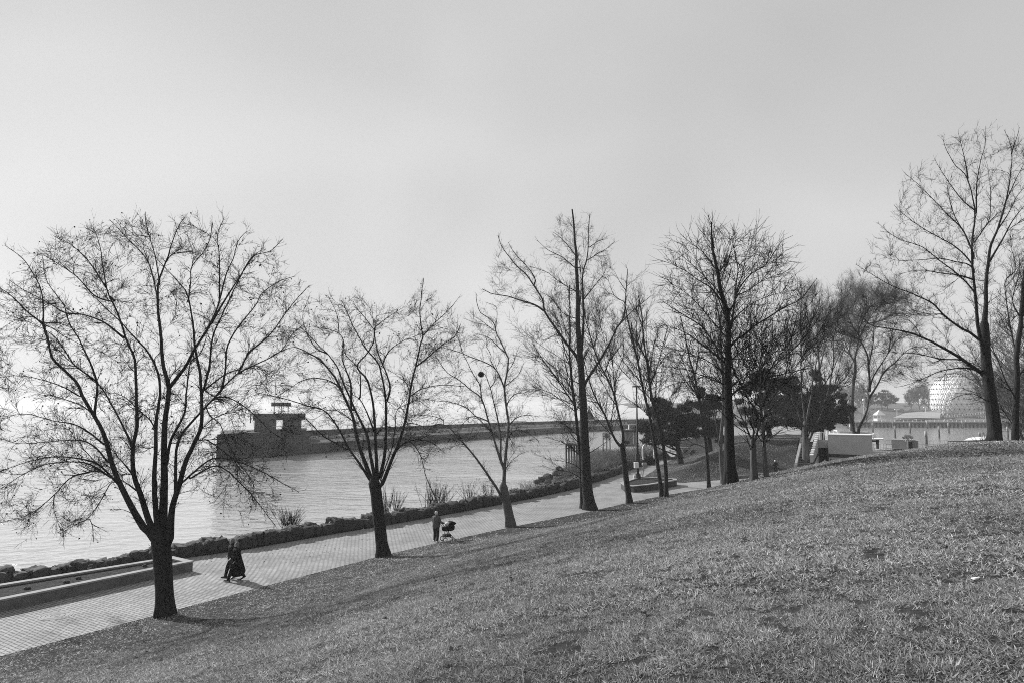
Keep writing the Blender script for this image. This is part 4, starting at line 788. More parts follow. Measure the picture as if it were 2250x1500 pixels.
# manhole cover of ringed paving on the path
c_ = pz(122, 1352); b = MB(); n = 40
for k, (r1, r2, z) in enumerate([(.0, .14, .008), (.17, .31, .008), (.34, .46, .008), (.48, .56, .008)]):
    V = []; 
    for i in range(n):
        t = 2*math.pi*i/n; V += [(c_[0]+max(r1, .001)*math.cos(t), c_[1]+max(r1, .001)*math.sin(t), z), (c_[0]+r2*math.cos(t), c_[1]+r2*math.sin(t), z)]
    b.add(V, [(2*i, 2*i+1, 2*((i+1) % n)+1, 2*((i+1) % n)) for i in range(n)])
tag(b.build('manhole_cover', M['cover']), 'round ringed manhole cover set in the paving near the left edge', 'manhole cover')
# ------------------------------------------------------------------ no swimming sign on the seawall
p = pz(726, 1168, 0); d = np.array([.66, .75]); ang = math.atan2(d[1], d[0]); sroot = empty('warning_sign', (p[0]+.02, p[1]-.02, 0), ang); tag(sroot, 'small white warning plaque with a crossed circle fixed to the dark seawall', 'sign')
b = MB(); poly = [(-.19, -.02), (.19, -.02)]
b = MB(); n = 16; pr = [(-.2, .28), (.2, .28)]+[(.2*math.cos(math.pi*k/n), .50+.2*math.sin(math.pi*k/n)) for k in range(n+1)]
V = [(x, -.02, z) for x, z in pr]+[(x, 0, z) for x, z in pr]; m_ = len(pr)
b.add(V, [tuple(range(m_)), tuple(range(m_, 2*m_))[::-1]]+[(i, (i+1) % m_, m_+(i+1) % m_, m_+i)[::-1] for i in range(m_)]).build('plaque', M['white'], sroot)
b = MB(); 
for i in range(20):
    t0, t1 = 2*math.pi*i/20, 2*math.pi*(i+1)/20; b.bar((.145*math.cos(t0), -.025, .52+.145*math.sin(t0)), (.145*math.cos(t1), -.025, .52+.145*math.sin(t1)), .014, 4)
b.bar((-.1, -.026, .62), (.1, -.026, .42), .014, 4); b.box((.0, -.025, .53), (.05, .01, .10)).build('crossed_circle', M['black'], sroot)
b = MB(); b.box((0, -.01, .13), (.40, .02, .22)); b.build('text_plate', M['white'], sroot)
b = MB(); [b.box((x, -.0225, z), (w, .004, .03)) for x, z, w in [(-.08, .19, .13), (.08, .19, .12), (0, .13, .26), (-.05, .075, .16), (.1, .075, .08)]]; b.build('lettering', M['black'], sroot)
for o in sroot.children: o.location = (0, -.03, 0)
# ------------------------------------------------------------------ lamp pole in the triangular planter
p = pt(1402, 1058, 72.5); lp = empty('lamp_pole', (p[0], p[1], .5)); tag(lp, 'tall dark lamp pole with a notice box, standing in the boat shaped planter', 'lamp pole')
top = pt(1402, 850, 72.5)[2]-.5
MB().bar((0, 0, 0), (0, 0, top), .13, 12, .075).build('pole', M['black'], lp, True)
MB().bar((0, 0, 0), (0, 0, .55), .30, 12, .26).box((0, 0, -.02), (.9, .9, .12)).build('pole_base', M['black'], lp)
MB().bar((0, 0, 1.9), (0, 0, 2.6), .26, 12).build('banner_collar', M['black'], lp)
b = MB(); [b.bar((0, 0, 2.7+.16*k), (0, 0, 2.76+.16*k), .17, 12) for k in range(7)]; b.build('ring_clamp', M['black'], lp)
MB().box((0, 0, top+.08), (.9, .3, .16), bev=.04).build('lamp_head', M['grey'], lp)
p2 = pt(1397, 1031, 71.2); nb = MB().box((-.22, -.35, 1.45), (.46, .30, .62), bev=.03); nb.build('notice_box', M['white'], lp)
MB().box((-.42, -.55, .18), (.24, .24, .5), bev=.03).build('meter_box', M['offwhite'], lp)
# litter bin behind
p = pz(1412, 1046); bn = empty('viewer_post', (p[0], p[1], 0)); tag(bn, 'grey coin viewer on a slim post just right of the lamp pole', 'viewer')
MB().bar((0, 0, 0), (.16, 0, 1.25), .07, 8, .05).bar((-.22, 0, 0), (.02, 0, 1.1), .03, 6).build('post', M['grey'], bn); MB().box((.24, 0, 1.4), (.55, .4, .36), bev=.08).build('viewer_head', M['grey'], bn)
# ------------------------------------------------------------------ breakwater: sunken hull with wheelhouse
BP = [pz(475, 1012, -1.6), pz(700, 995, -1.6), pz(1000, 968, -1.6), pz(1200, 952.5, -1.6), pz(1300, 947, -1.6), pz(1420, 941, -1.6), pz(1640, 934, -1.6)]
bwr = empty('breakwater', tuple(BP[0])); tag(bwr, 'long dark breakwater wall of grounded ship hulls crossing the lake', 'breakwater')
def ribbon(pts, off0, off1, z0, z1, sub=6):
    P = []
    for a, b_ in zip(pts[:-1], pts[1:]):
        for k in range(sub): P.append(a*(1-k/sub)+b_*k/sub)
    P.append(pts[-1]); P = np.array(P)[:, :2]; T = np.gradient(P, axis=0); T /= np.linalg.norm(T, axis=1, keepdims=True); N = np.stack([-T[:, 1], T[:, 0]], 1)
    kx = BP[0][0]/BP[0][1]; lim = np.maximum((P[:, 0]-kx*P[:, 1])/(kx*N[:, 1]-N[:, 0]), .05); A = P+N*np.minimum(off0, lim)[:, None]; B = P+N*np.minimum(off1, lim+.02)[:, None]; n = len(P); m = MB(); V = [(x, y, z0) for x, y in A]+[(x, y, z1) for x, y in A]+[(x, y, z1) for x, y in B]+[(x, y, z0) for x, y in B]; Fs = []
    for i in range(n-1): Fs += [(i, i+1, n+i+1, n+i), (n+i, n+i+1, 2*n+i+1, 2*n+i), (2*n+i, 2*n+i+1, 3*n+i+1, 3*n+i)]
    Fs += [(0, n, 2*n, 3*n), (n-1, 4*n-1, 3*n-1, 2*n-1)]; return m.add(V, Fs)
ribbon(BP, 0, 18, -3, .5).build('hull', M['hull'], bwr, world=True)
ribbon(BP[1:], .15, .45, .5, .74).build('deck_edge', M['cap'], bwr, world=True)
ribbon(BP, 15, 17.4, .5, 2.55).build('parapet', M['hull'], bwr, world=True)
b = MB(); rr = np.random.default_rng(4)
for i in range(330):      # pale rubble and bollards along the deck
    k = rr.random()**1.2*4.4+.62; i0 = int(k); u = k-i0
    if i0 >= len(BP)-1: continue
    q = BP[i0]*(1-u)+BP[i0+1]*u; T = BP[i0+1]-BP[i0]; T = T[:2]/np.linalg.norm(T[:2]); N = np.array([-T[1], T[0]]); q2 = q[:2]+N*(12+2.5*rr.random()); b.box((q2[0], q2[1], .85), (.8+2*rr.random(), .6, .4+.8*rr.random()), rz=math.atan2(T[1], T[0]))
b.build('deck_rubble', M['hull_top'], bwr, world=True)['kind'] = 'stuff'
# bow block with the wheelhouse
def bpt(x, off, z): 
    # point on the hull line at pixel column x
    k = (x-475)/225.0; q = BP[0]*(1-k)+BP[1]*k; T = BP[1]-BP[0]; T = T[:2]/np.linalg.norm(T[:2]); N = np.array([-T[1], T[0]]); rh = q[:2]/np.linalg.norm(q[:2]); N = rh/(N@rh); return np.array([q[0]+N[0]*off, q[1]+N[1]*off, z])
Tb = BP[1]-BP[0]; azb = math.atan2(Tb[1], Tb[0])
def hbox(x0, x1, o0, o1, z0, z1):
    a, b_, c, d_ = bpt(x0, o0, 0), bpt(x1, o0, 0), bpt(x1, o1, 0), bpt(x0, o1, 0); return MB().prism([a[:2], b_[:2], c[:2], d_[:2]], z0, z1)
hbox(475.5, 676, .003, 17.5, .5, 2.0).build('bow_block', M['hull'], bwr, world=True); hbox(481, 668, .6, 17, 2.0, 3.25).build('forecastle', M['hull'], bwr, world=True)
hbox(477, 674, -.05, .1, 1.88, 2.06).build('rubbing_strake', M['hull_house'], bwr, world=True)
wh = empty('wheelhouse', tuple(bpt(600, 6, 3.25))); tag(wh, 'square grey ship wheelhouse with a flat top deck standing on the breakwater end', 'wheelhouse')
for nm, a in (('cabin_wall', (548, 596, 3, 10, 3.25, 5.5)), ('cabin_wall', (610, 655, 3, 10, 3.25, 5.5)), ('bridge_deck', (545, 664, 2.5, 10.5, 5.5, 6.8)), ('top_deck', (583, 628, 4, 9, 8.3, 9.1))):
    hbox(*a).build(nm, M['hull_house'], wh, world=True)
[MB().bar(bpt(x, o, 6.8), bpt(x, o, 8.3), .10, 5).build('post', M['hull_house'], wh, world=True) for x in (590, 606, 622) for o in (4.5, 8.5)]
for x0, x1 in ((556, 562), (568, 574), (580, 586), (620, 628), (634, 642), (648, 655)): hbox(x0, x1, 2.94, 3.02, 4.4, 5.1).build('window', M['glass'], wh, world=True)
for k_ in range(9): MB().box(bpt(484+k_*22, .0-.04, .1), (.25, .12, 3.6), rz=azb).build('fender', M['dark'], bwr, world=True)
MB().bar(bpt(591, 6, 9.1), bpt(591, 6, 13.5), .10, 5, .05).build('mast', M['hull_house'], wh, world=True)
MB().bar(bpt(540, 3, 5.0), bpt(540, 3, 6.8), .12, 5).bar(bpt(540, 3, 6.6), bpt(550, 3, 6.7), .05, 4).build('horn_post', M['hull_house'], wh, world=True)
MB().box(bpt(600, 3-.03, 4.2), (3.2, .1, .1), rz=azb).build('handrail', M['steel'], wh, world=True)
# dark pyramid marker on the far breakwater behind the tall tree
p = pt(1297, 921, 262); mk = MB().add([(p[0]-1.9, p[1], p[2]), (p[0]+1.9, p[1], p[2]), (p[0]+1.9, p[1]+3, p[2]), (p[0]-1.9, p[1]+3, p[2]), (p[0]-.2, p[1]+1.5, p[2]+4.6)], [(0, 1, 4), (1, 2, 4), (2, 3, 4), (3, 0, 4), (0, 3, 2, 1)])
tag(mk.build('beacon', M['hull']), 'dark pyramid beacon on the far breakwater behind the tall forked tree', 'beacon')
# ------------------------------------------------------------------ middle ground: hut, dock, arch, bushes
def face(px, Y):     # yaw so that a box faces the camera
    return -math.atan2((px-1125)/F, 1.0)
def pbox(b, x0, x1, y0, y1, Y, dep, bev=0.0, extra=0.0, grow=0.0):
    """box whose front face covers the pixel rectangle at depth Y"""
    a = pt(x0, y1, Y); c = pt(x1, y0, Y); w = c[0]-a[0]; yaw = face((x0+x1)/2, Y)+extra
    ctr = np.array([(a[0]+c[0])/2, Y, (a[2]+c[2])/2]); back = np.array([-math.sin(yaw), math.cos(yaw), 0])*dep/2
    b.box(ctr+back, (w*math.cos(yaw)+.0, dep, c[2]-a[2]), rz=yaw, bev=bev); return ctr, yaw
p = pz(1384, 985, 1.0) ; hut = empty('boathouse', (pt(1384, 975, 112)[0], 112, 0)); tag(hut, 'small corrugated metal shed with pale corner post on the bank behind the brush', 'shed')
b = MB(); pbox(b, 1370, 1390, 947, 978, 112, 3.5); b.build('wall', M['grey'], hut, world=True)
b = MB(); pbox(b, 1371, 1383, 968, 977, 111.9, .12); b.build('door', M['dark'], hut, world=True)
b = MB(); pbox(b, 1390.5, 1399, 945, 978, 112.3, 3.2); b.build('side_wall', M['mid'], hut, world=True)
b = MB(); pbox(b, 1397.5, 1400, 945, 978, 111.7, .3); pbox(b, 1391, 1392, 946, 978, 111.8, .15); b.build('corner_post', M['white'], hut, world=True)
b = MB(); pbox(b, 1368, 1401, 944, 946.6, 111.5, 4.4); b.build('roof', M['dark'], hut, world=True)
b = MB(); b.bar(pt(1382, 944, 113), pt(1382, 932, 113), .10, 6); b.box(pt(1379, 944, 113), (.5, .5, .3)); b.build('vent_pipe', M['white'], hut, world=True)
b = MB(); pbox(b, 1366, 1403, 975, 980, 111, 5); b.build('footing', M['conc'], hut, world=True)
# timber crib dock in the water
dk = empty('crib_dock', tuple(pz(1266, 993, -1.6))); tag(dk, 'small dark timber dock on piles in the water left of the metal shed', 'dock')
b = MB(); pbox(b, 1243, 1292, 975, 978, 105, 4); b.build('deck', M['pile'], dk, world=True)
b = MB()
for k in range(9):
    x = 1244+k*5.8; a = pt(x, 976, 105.2); b.bar(a, (a[0], a[1], -2.5), .13, 6)
b.build('piles', M['dark'], dk, world=True)
b = MB(); pbox(b, 1244, 1291, 983, 984.5, 105.1, .2); pbox(b, 1244, 1291, 989, 990.5, 105.1, .2); b.build('cross_beams', M['pile'], dk, world=True)
fr = empty('navigation_frame', tuple(pz(1333, 968, -1.6))); tag(fr, 'small dark open frame standing in the lake beyond the brush', 'frame')
b = MB(); Yf = 150
for x in (1325, 1333, 1340): q = pt(x, 950, Yf); b.bar(q, (q[0], q[1], -2.5), .13, 5)
for y in (950, 957, 963): b.bar(pt(1325, y, Yf), pt(1341, y, Yf), .12, 5)
b.build('bars', M['dark'], fr, world=True); b = MB(); pbox(b, 1328, 1338, 952, 961, Yf, 1); b.build('lamp_box', M['pile'], fr, world=True)
# white hoop arch
ar = empty('garden_arch', tuple(pz(1426, 1012, 0))); tag(ar, 'white hoop arch over a dark shrub where the side path meets the brush', 'arch')
Ya = 96; pts = [pt(x, y, Ya) for x, y in [(1414, 1009), (1412, 1000), (1412, 985), (1414, 979), (1418, 975), (1424, 973), (1430, 974), (1435, 979), (1437, 990), (1438, 1006)]]
b = MB().tube(pts, .12, 6); b.build('hoop', M['white'], ar, world=True)
pts2 = [q+np.array([.4, 2.0, 0]) for q in pts]; MB().tube(pts2, .09, 6).build('rear_hoop', M['cap'], ar, world=True)
b = MB(); [b.bar(pts[i], pts2[i], .04, 4) for i in range(2, 9)]; b.build('rungs', M['cap'], ar, world=True)
# ------------------------------------------------------------------ marina building with stairs
YB = 92; yawB = R_(-31); O = pt(1822, 1030, YB); bx = np.array([math.cos(yawB), math.sin(yawB), 0]); by = np.array([-math.sin(yawB), math.cos(yawB), 0])
def zB(y, Y=YB): return pt(1822, y, Y)[2]
def lb(b, x0, x1, y0, y1, z0, z1):
    c = np.array([O[0], O[1], 0])+bx*(x0+x1)/2+by*(y0+y1)/2; c[2] = (z0+z1)/2; return b.box(c, (x1-x0, y1-y0, z1-z0), rz=yawB)
bl = empty('block_building', (O[0], O[1], 0)); tag(bl, 'pale flat roofed block building with a dark band round its base, behind the forked tree', 'building')
b = MB(); lb(b, 0, 5.0, 0, 4.2, -.1, zB(1003.5)); b.build('base_wall', M['offwhite'], bl, world=True)
b = MB(); lb(b, -.004, 5.05, .06, 4.15, zB(1003.5), zB(996)); b.build('dark_band', M['dark'], bl, world=True)
b = MB(); lb(b, 0, 5.0, -.02, 4.2, zB(996), zB(954.5)); b.build('wall', M['offwhite'], bl, world=True)
b = MB(); lb(b, -.06, 5.08, -.08, 4.28, zB(954.5), zB(953)); b.build('roof_edge', M['white'], bl, world=True)
b = MB(); lb(b, .9, 4.4, 6.0, 9.5, 3.0, zB(946, 99)); b.build('rear_roof', M['white'], bl, world=True)
ga = empty('garage', tuple(np.array([O[0], O[1], 0])-bx*.9)); tag(ga, 'dark open garage bay between the stepped wall and the pale block', 'garage')
b = MB(); lb(b, -1.75, -.01, .5, .8, zB(983.5), zB(966)); b.build('lintel_wall', M['mid'], ga, world=True)
b = MB(); lb(b, -1.75, -.01, 2.6, 2.9, -.1, zB(983.5)); lb(b, -1.9, -1.75, .5, 2.9, -.1, zB(966)); b.build('inner_wall', M['dark'], ga, world=True)
b = MB(); lb(b, -1.75, -.01, .8, 2.9, zB(984.5), zB(983)); b.build('ceiling', M['dark'], ga, world=True)
b = MB(); [b.bar(np.array([O[0], O[1], zB(966)])+bx*(-1.7+.28*k)+by*.6, np.array([O[0], O[1], zB(950)])+bx*(-1.7+.28*k)+by*.6, .025, 5) for k in range(7)]; 
b.bar(np.array([O[0], O[1], zB(950)])+bx*-1.7+by*.6, np.array([O[0], O[1], zB(950)])+bx*0+by*.6, .03, 5); b.build('roof_railing', M['white'], ga, world=True)
A = pt(1781, 1030, 84); B = pt(1795, 950, 96.5); D = (B-A)[:2]; Ld = np.linalg.norm(D); D /= Ld; N = np.array([D[1], -D[0]])
sw = empty('stepped_wall', (A[0], A[1], 0)); tag(sw, 'pale wall stepping upward along the right side of the stairs', 'wall')
b = MB(); bb = MB(); cc = MB(); ns = 11
for k in range(ns):
    s0, s1 = Ld*k/ns, Ld*(k+1)/ns; zt = 2.15+(4.65-2.15)*(k+.5)/ns; P0 = A[:2]+D*s0; P1 = A[:2]+D*s1
    b.prism([P0, P1, P1+N*.3, P0+N*.3], -.1, zt-.12); cc.prism([P0-N*.05, P1-N*.05, P1+N*.35, P0+N*.35], zt-.118, zt)
    z1_ = .85+1.0*(k+.5)/ns; bb.prism([P0-N*.004, P1-N*.004, P1+N*.305, P0+N*.305], z1_, z1_+.42)
b.build('wall_body', M['offwhite'], sw, world=True); cc.build('coping', M['white'], sw, world=True); bb.build('dark_band', M['dark'], sw, world=True)
A2 = pt(1749, 1036, 84.0); B2 = pt(1764, 968, 96.5); st = empty('staircase', (A2[0], A2[1], 0)); tag(st, 'wide outdoor staircase climbing the grass mound beside the stepped wall', 'stairs')
tr = MB(); ri = MB(); nt_ = 20; z1s = 3.25
for k in range(nt_):
    u0, u1 = k/nt_, (k+1)/nt_; p0 = A2[:2]*(1-u0)+B2[:2]*u0; p1 = A2[:2]*(1-u1)+B2[:2]*u1; q0 = A[:2]*(1-u0)+B[:2]*u0-N*.06; q1 = A[:2]*(1-u1)+B[:2]*u1-N*.06; z = z1s*(k+1)/nt_
    ri.prism([p0, q0, q1, p1], -.1, z-.06); e0 = p0-D*.07; f0 = q0-D*.07; tr.prism([e0, f0, q1, p1], z-.058, z)
ri.build('risers', M['dark'], st, world=True); tr.build('treads', M['conc'], st, world=True)
b = MB(); Na = -N; P = []; V = []
for (u, z) in ((0, 0), (1, z1s)):
    q = A2[:2]*(1-u)+B2[:2]*u; w = q+Na*.28; V += [(q[0], q[1], -.3), (w[0], w[1], -.3), (w[0], w[1], z+.55), (q[0], q[1], z+.55)]
b.add(V, [(0, 1, 2, 3), (7, 6, 5, 4), (3, 2, 6, 7), (0, 3, 7, 4), (1, 5, 6, 2)]); b.build('parapet', M['cap'], st, world=True)
# low kerb wall curving along the foot of the mound
kp = [(1600, 1052), (1640, 1048.5), (1690, 1043), (1722, 1040), (1735, 1037), (1746, 1029)]; b = MB(); kk = [pz(x, y, .0) for x, y in kp]
kb = MB()
for a_, c_ in zip(kk[:-1], kk[1:]):
    d_ = (c_-a_)[:2]; L_ = np.linalg.norm(d_); kb.box(((a_+c_)/2)+np.array([0, 0, .14]), (L_+.05, .3, .32), rz=math.atan2(d_[1], d_[0]), bev=.02)
tag(kb.build('kerb_wall', M['conc']), 'low curved concrete kerb wall at the foot of the mound behind the jogger', 'kerb')
# ------------------------------------------------------------------ things of the marina yard
def railing(name, lab, pts, Y, h, n, mt='white', r=.03, rails=2, grp=None):
    ro = empty(name, tuple(pt(*pts[0], Y))); tag(ro, lab, 'railing', grp); b = MB(); c = MB()
    P = [pt(x, y, Y) for x, y in pts]; tot = catmull(np.array(P), n)
    for q in tot: MB().bar(q, q+np.array([0, 0, -h]), r*1.3, 5).build('post', M[mt], ro, world=True)
    for k in range(rails): o_ = np.array([0, 0, -h*.45*k]); MB().tube([q+o_ for q in tot], r, 5).build('rail', M[mt], ro, world=True)
    return ro
def table_deck():
    o = empty('raised_deck', tuple(pt(1920, 975, 120))); tag(o, 'white raised deck on dark legs with railing over the harbour, right of the pale block', 'deck'); b = MB(); pbox(b, 1902, 1941, 963, 965, 120, 5); b.build('deck_slab', M['white'], o, world=True)
    [MB().bar(pt(x, 965, 121), pt(x, 985, 121), .25, 8).build('leg', M['pile'], o, world=True) for x in (1907, 1928)]
    b = MB(); pbox(b, 1904, 1932, 966, 970, 121, .3); b.build('beam', M['dark'], o, world=True); return o
table_deck()
lf = empty('lifeguard_chair', tuple(pt(1908, 963, 121))); tag(lf, 'white lounge chair frame on the raised deck', 'chair')
b = MB(); q = lambda x, y: pt(x, y, 121); b.tube([q(1902, 963), q(1902, 951), q(1906, 950), q(1912, 951), q(1915, 959), q(1915, 963)], .06, 5); b.build('frame', M['white'], lf, world=True); b = MB(); pbox(b, 1903, 1914, 960, 962, 121, 1); b.build('seat', M['grey'], lf, world=True)
um = empty('white_planter_globe', tuple(pt(1919, 962, 121))); tag(um, 'white rounded lamp cluster standing at the middle of the raised deck', 'lamp'); b = MB(); [b.sphere(pt(x, y, 121), .28, 8, 6) for x, y in ((1916, 957), (1920, 954), (1923, 958))]; b.build('globe', M['white'], um, True, world=True)
MB().bar(pt(1919, 963, 121), pt(1919, 957, 121), .08, 6).build('stem', M['white'], um, world=True)
gb = empty('service_kiosk', tuple(pt(1988, 992, 110))); tag(gb, 'grey kiosk box with a black doorway at the hill crest line', 'kiosk')
b = MB(); pbox(b, 1960, 1995, 964.5, 996, 110, 3.0); b.build('wall', M['mid'], gb, world=True); b = MB(); pbox(b, 2006, 2017, 967, 996, 110, 3.0); b.build('side_wall', M['grey'], gb, world=True)
b = MB(); pbox(b, 1996, 2005.5, 967, 996, 110.4, .3); b.build('door', M['black'], gb, world=True)
b = MB(); pbox(b, 1995.3, 2006.3, 964.5, 967, 110, 3.0); b.build('lintel', M['mid'], gb, world=True)
for k, (x0, x1) in enumerate([(1850, 1850)]): pass
gl = empty('globe_lamp', tuple(pt(1995, 993, 104))); tag(gl, 'white post lamp with a cluster of glass globes before the grey kiosk', 'lamp')
MB().bar(pt(1994, 1000, 104), pt(1994, 967, 104), .13, 8, .10).build('pole', M['white'], gl, world=True)
b = MB(); [b.tube([pt(1994, 969, 104), pt(x, 968, 104), pt(x, 963, 104)], .035, 4) for x in (1986, 1990, 1998, 2003)]; b.build('arms', M['white'], gl, world=True)
for x, y in ((1986, 960), (1991, 957), (1997, 957), (2003, 960), (1994, 961)): MB().sphere(pt(x, y, 104), .26, 10, 7).build('globe', M['offwhite'], gl, True, world=True)
railing('railing', 'thin railing along the harbour quay right of the grey kiosk', [(2018, 968), (2083, 967)], 118, 1.3, 9, 'grey', .02, 3)
railing('railing', 'white railing low behind the crest between the block and the kiosk', [(1921, 984), (1944, 987), (1944, 984), (1990, 986)], 104, 1.6, 6, 'white', .035, 2)
railing('railing', 'thin pale railing at the quay behind the raised deck legs', [(1905, 975), (1948, 974)], 124, 1.5, 7, 'grey', .025, 3)
railing('railing', 'thin grey railing around the quay gap left of the kiosk', [(1946, 966), (1959, 965)], 116, 1.6, 4, 'grey', .03, 3)
gt = empty('gate', tuple(pt(2104, 985, 116))); tag(gt, 'black framed gate with vertical bars left of the pale slanted canopy', 'gate')
b = MB(); q = lambda x, y: pt(x, y, 116)
b.tube([q(2083, 990), q(2083, 968), q(2124, 969), q(2124, 990)], .07, 5).bar(q(2083, 978), q(2124, 978), .05, 4); b.build('gate_frame', M['black'], gt, world=True)
b = MB(); [b.bar(q(x, 969), q(x, 990), .03, 4) for x in (2089, 2095, 2101, 2103, 2110, 2117)]; b.build('bars', M['dark'], gt, world=True)
b = MB(); pbox(b, 2104, 2123, 971, 977, 116.1, .06); b.build('panel', M['cap'], gt, world=True)
cn = empty('canopy', tuple(pt(2145, 985, 112))); tag(cn, 'low white canopy roof rising to the right, just left of the big crest tree', 'canopy')
a = [pt(2118, 968, 112), pt(2168, 966, 112), pt(2172, 958.5, 120), pt(2130, 962, 120)]
b = MB(); V = [tuple(x) for x in a]+[tuple(x+np.array([0, 0, .12])) for x in a]; b.add(V, [(0, 1, 2, 3)[::-1], (4, 5, 6, 7), (0, 1, 5, 4), (1, 2, 6, 5), (2, 3, 7, 6), (3, 0, 4, 7)]); b.build('roof', M['white'], cn, world=True)
b = MB(); pbox(b, 2126, 2166, 967.5, 992, 112.5, 4); b.build('wall', M['mid'], cn, world=True)
bt = empty('wheeled_cart', tuple(pt(1975, 996, 103))); tag(bt, 'white pool float and dark cart parked below the railing at the crest', 'cart')
b = MB(); b.loft([(*pt(1938, 994, 103)[:2], pt(1938, 994, 103)[2]-.2, 1.3, .5), (*pt(1938, 994, 103)[:2], pt(1938, 994, 103)[2]+.25, 1.5, .6)], 14); b.build('float', M['white'], bt, world=True)
b = MB(); [b.sphere(pt(x, 991, 103), .42, 9, 6) for x in (1975, 1982, 1968)]; pbox(b, 1962, 1984, 993, 997, 103, 1.2); b.build('cart_body', M['dark'], bt, True, world=True)
# pale timber beam on the hill crest
a_ = pt(2188, 973.5, 25.5); c_ = pt(2330, 975, 24.6); dd = c_-a_; L_ = np.linalg.norm(dd[:2]); bz = gz(2188/1, 1) if False else 0
ctr = (a_+c_)/2; g_ = gz(a_[0]+.5, a_[1]); 
bmz = a_[2]
bm_o = MB().box((ctr[0], ctr[1], bmz), (L_, .28, .16), rz=math.atan2(dd[1], dd[0]), bev=.02); tag(bm_o.build('timber_beam', M['wood_pale']), 'long pale squared timber lying on the grass crest at the right edge', 'timber beam')
# ------------------------------------------------------------------ harbour posts, pier, gazebo, walkway
postp = [(1918, 928, 947), (1935, 921, 934), (1962, 924, 940), (1967, 936, 960), (2000, 929, 949), (2035.5, 947, 974), (2038, 924, 940), (2064, 936, 960), (2085, 928, 949), (2115.5, 923, 940), (2153, 949, 962), (2012, 919, 934), (2077, 920, 934), (2190, 930, 950), (2215, 936, 962)]
lbl = ['mooring post in the harbour, leftmost beyond the raised deck', 'short mooring post close before the pier, below the gazebo', 'mooring post just before the pier, third from the left', 'tall mooring post beside the third one, nearer the camera', 'mooring post at mid harbour above the grey kiosk', 'thickest and nearest mooring post with a white cap, right of the kiosk', 'mooring post near the pier behind the thickest one', 'mooring post in open water right of the thickest one', 'mooring post standing below the left part of the dome', 'mooring post near the pier below the dome centre', 'slim post at the far end of the harbour quay, left of the big crest tree', 'short pier post left of the dome', 'short pier post below the left edge of the dome', 'mooring post seen just right of the big crest trunk', 'mooring post between the two crest trees']
for (x, y0, y1), l in zip(postp, lbl):
    q = pz(x, y1, -1.6); tz = pt(x, y0, q[1])[2]; r = (.42 if x == 2035.5 else .30)*(q[1]/280)**.4; o = empty('mooring_post', (q[0], q[1], -1.6)); tag(o, 'white topped, shade-footed '+l if not l.startswith(('thick', 'short', 'slim', 'tall')) else l, 'mooring post', 'mooring posts of the harbour')
    h = tz+1.6; MB().bar((0, 0, -1), (0, 0, h*.55), r, 10).build('pile', M['pile'], o, True); MB().bar((0, 0, h*.55), (0, 0, h), r*1.04, 10).sphere((0, 0, h), r*1.04, 10, 6, (1, 1, .4)).build('lit_top', M['cap'], o, True)  # dark lower half paints shade and water reflection onto a white post
pr_ = empty('pier', tuple(pz(1890, 937, -1.6))); tag(pr_, 'long pale pier on dark piles along the far side of the harbour', 'pier')
a_ = pz(1868, 937.5, -1.6); c_ = pz(2260, 938, -1.6); dd = (c_-a_)[:2]; L_ = np.linalg.norm(dd); dd /= L_; yaw_ = math.atan2(dd[1], dd[0]); zt = pt(2000, 925.5, 352)[2]
b = MB(); b.box(((a_+c_)/2)+np.array([0, 0, 1.6+zt-.25]), (L_, 3.2, .5), rz=yaw_); b.build('deck', M['cap'], pr_, world=True)
nn = 46
for k in range(nn):
    q = a_[:2]+dd*L_*(k+.5)/nn; b = MB(); b.bar((q[0], q[1]-1.4, -3), (q[0], q[1]-1.4, zt-.5), .42, 7); b.build('pile', M['dark'], pr_, world=True)
b = MB(); 
b.box(((a_+c_)/2)+np.array([0, .6, 1.6+(zt-2.1)/2]), (L_, .4, zt+.9), rz=yaw_); b.build('back_wall', M['white'], pr_, world=True)
b = MB()
for k in range(40): q = a_[:2]+dd*L_*(k+.5)/40; b.bar((q[0], q[1]+1.4, zt), (q[0], q[1]+1.4, zt+1.1), .06, 4)
for z in (.55, 1.1): b.bar((a_[0], a_[1]+1.4, zt+z), (c_[0], c_[1]+1.4, zt+z), .05, 4)
b.build('railing', M['white'], pr_, world=True)
# walkway down to the boats, behind the pale block
wk = empty('gangway', tuple(pt(1800, 932, 180))); tag(wk, 'white railed gangway sloping down from under the dark pine to the water', 'gangway')
P = [pt(1797, 933, 185), pt(1815, 938, 160), pt(1840, 946, 140)]; b = MB()
for i in range(2): b.bar(P[i], P[i+1], .16, 6); 
b.build('handrail', M['white'], wk, world=True); b = MB(); PP = catmull(np.array(P), 8)
for q in PP: b.bar(q, q-np.array([0, 0, 1.6]), .10, 5)
b.build('posts', M['white'], wk, world=True); b = MB(); [b.bar(PP[i]-np.array([0, 0, 1.6]), PP[i+1]-np.array([0, 0, 1.6]), .3, 4) for i in range(7)]; b.build('walkway', M['grey'], wk, world=True)
gz_ = empty('gazebo', tuple(pt(1932, 924, 372))); tag(gz_, 'white gazebo with a pointed pyramid roof on the pier at left of the dome', 'gazebo')
Yg = 372; cx = pt(1932, 920, Yg)[0]; ze = pt(1932, 911, Yg)[2]; za = pt(1937, 899.5, Yg)[2]; zg = 1.2; w = 2.4
b = MB(); b.add([(cx-w, Yg-w, ze), (cx+w, Yg-w, ze), (cx+w, Yg+w, ze), (cx-w, Yg+w, ze), (cx+.2, Yg, za)], [(0, 1, 4), (1, 2, 4), (2, 3, 4), (3, 0, 4), (0, 3, 2, 1)]); b.build('roof', M['white'], gz_, world=True)
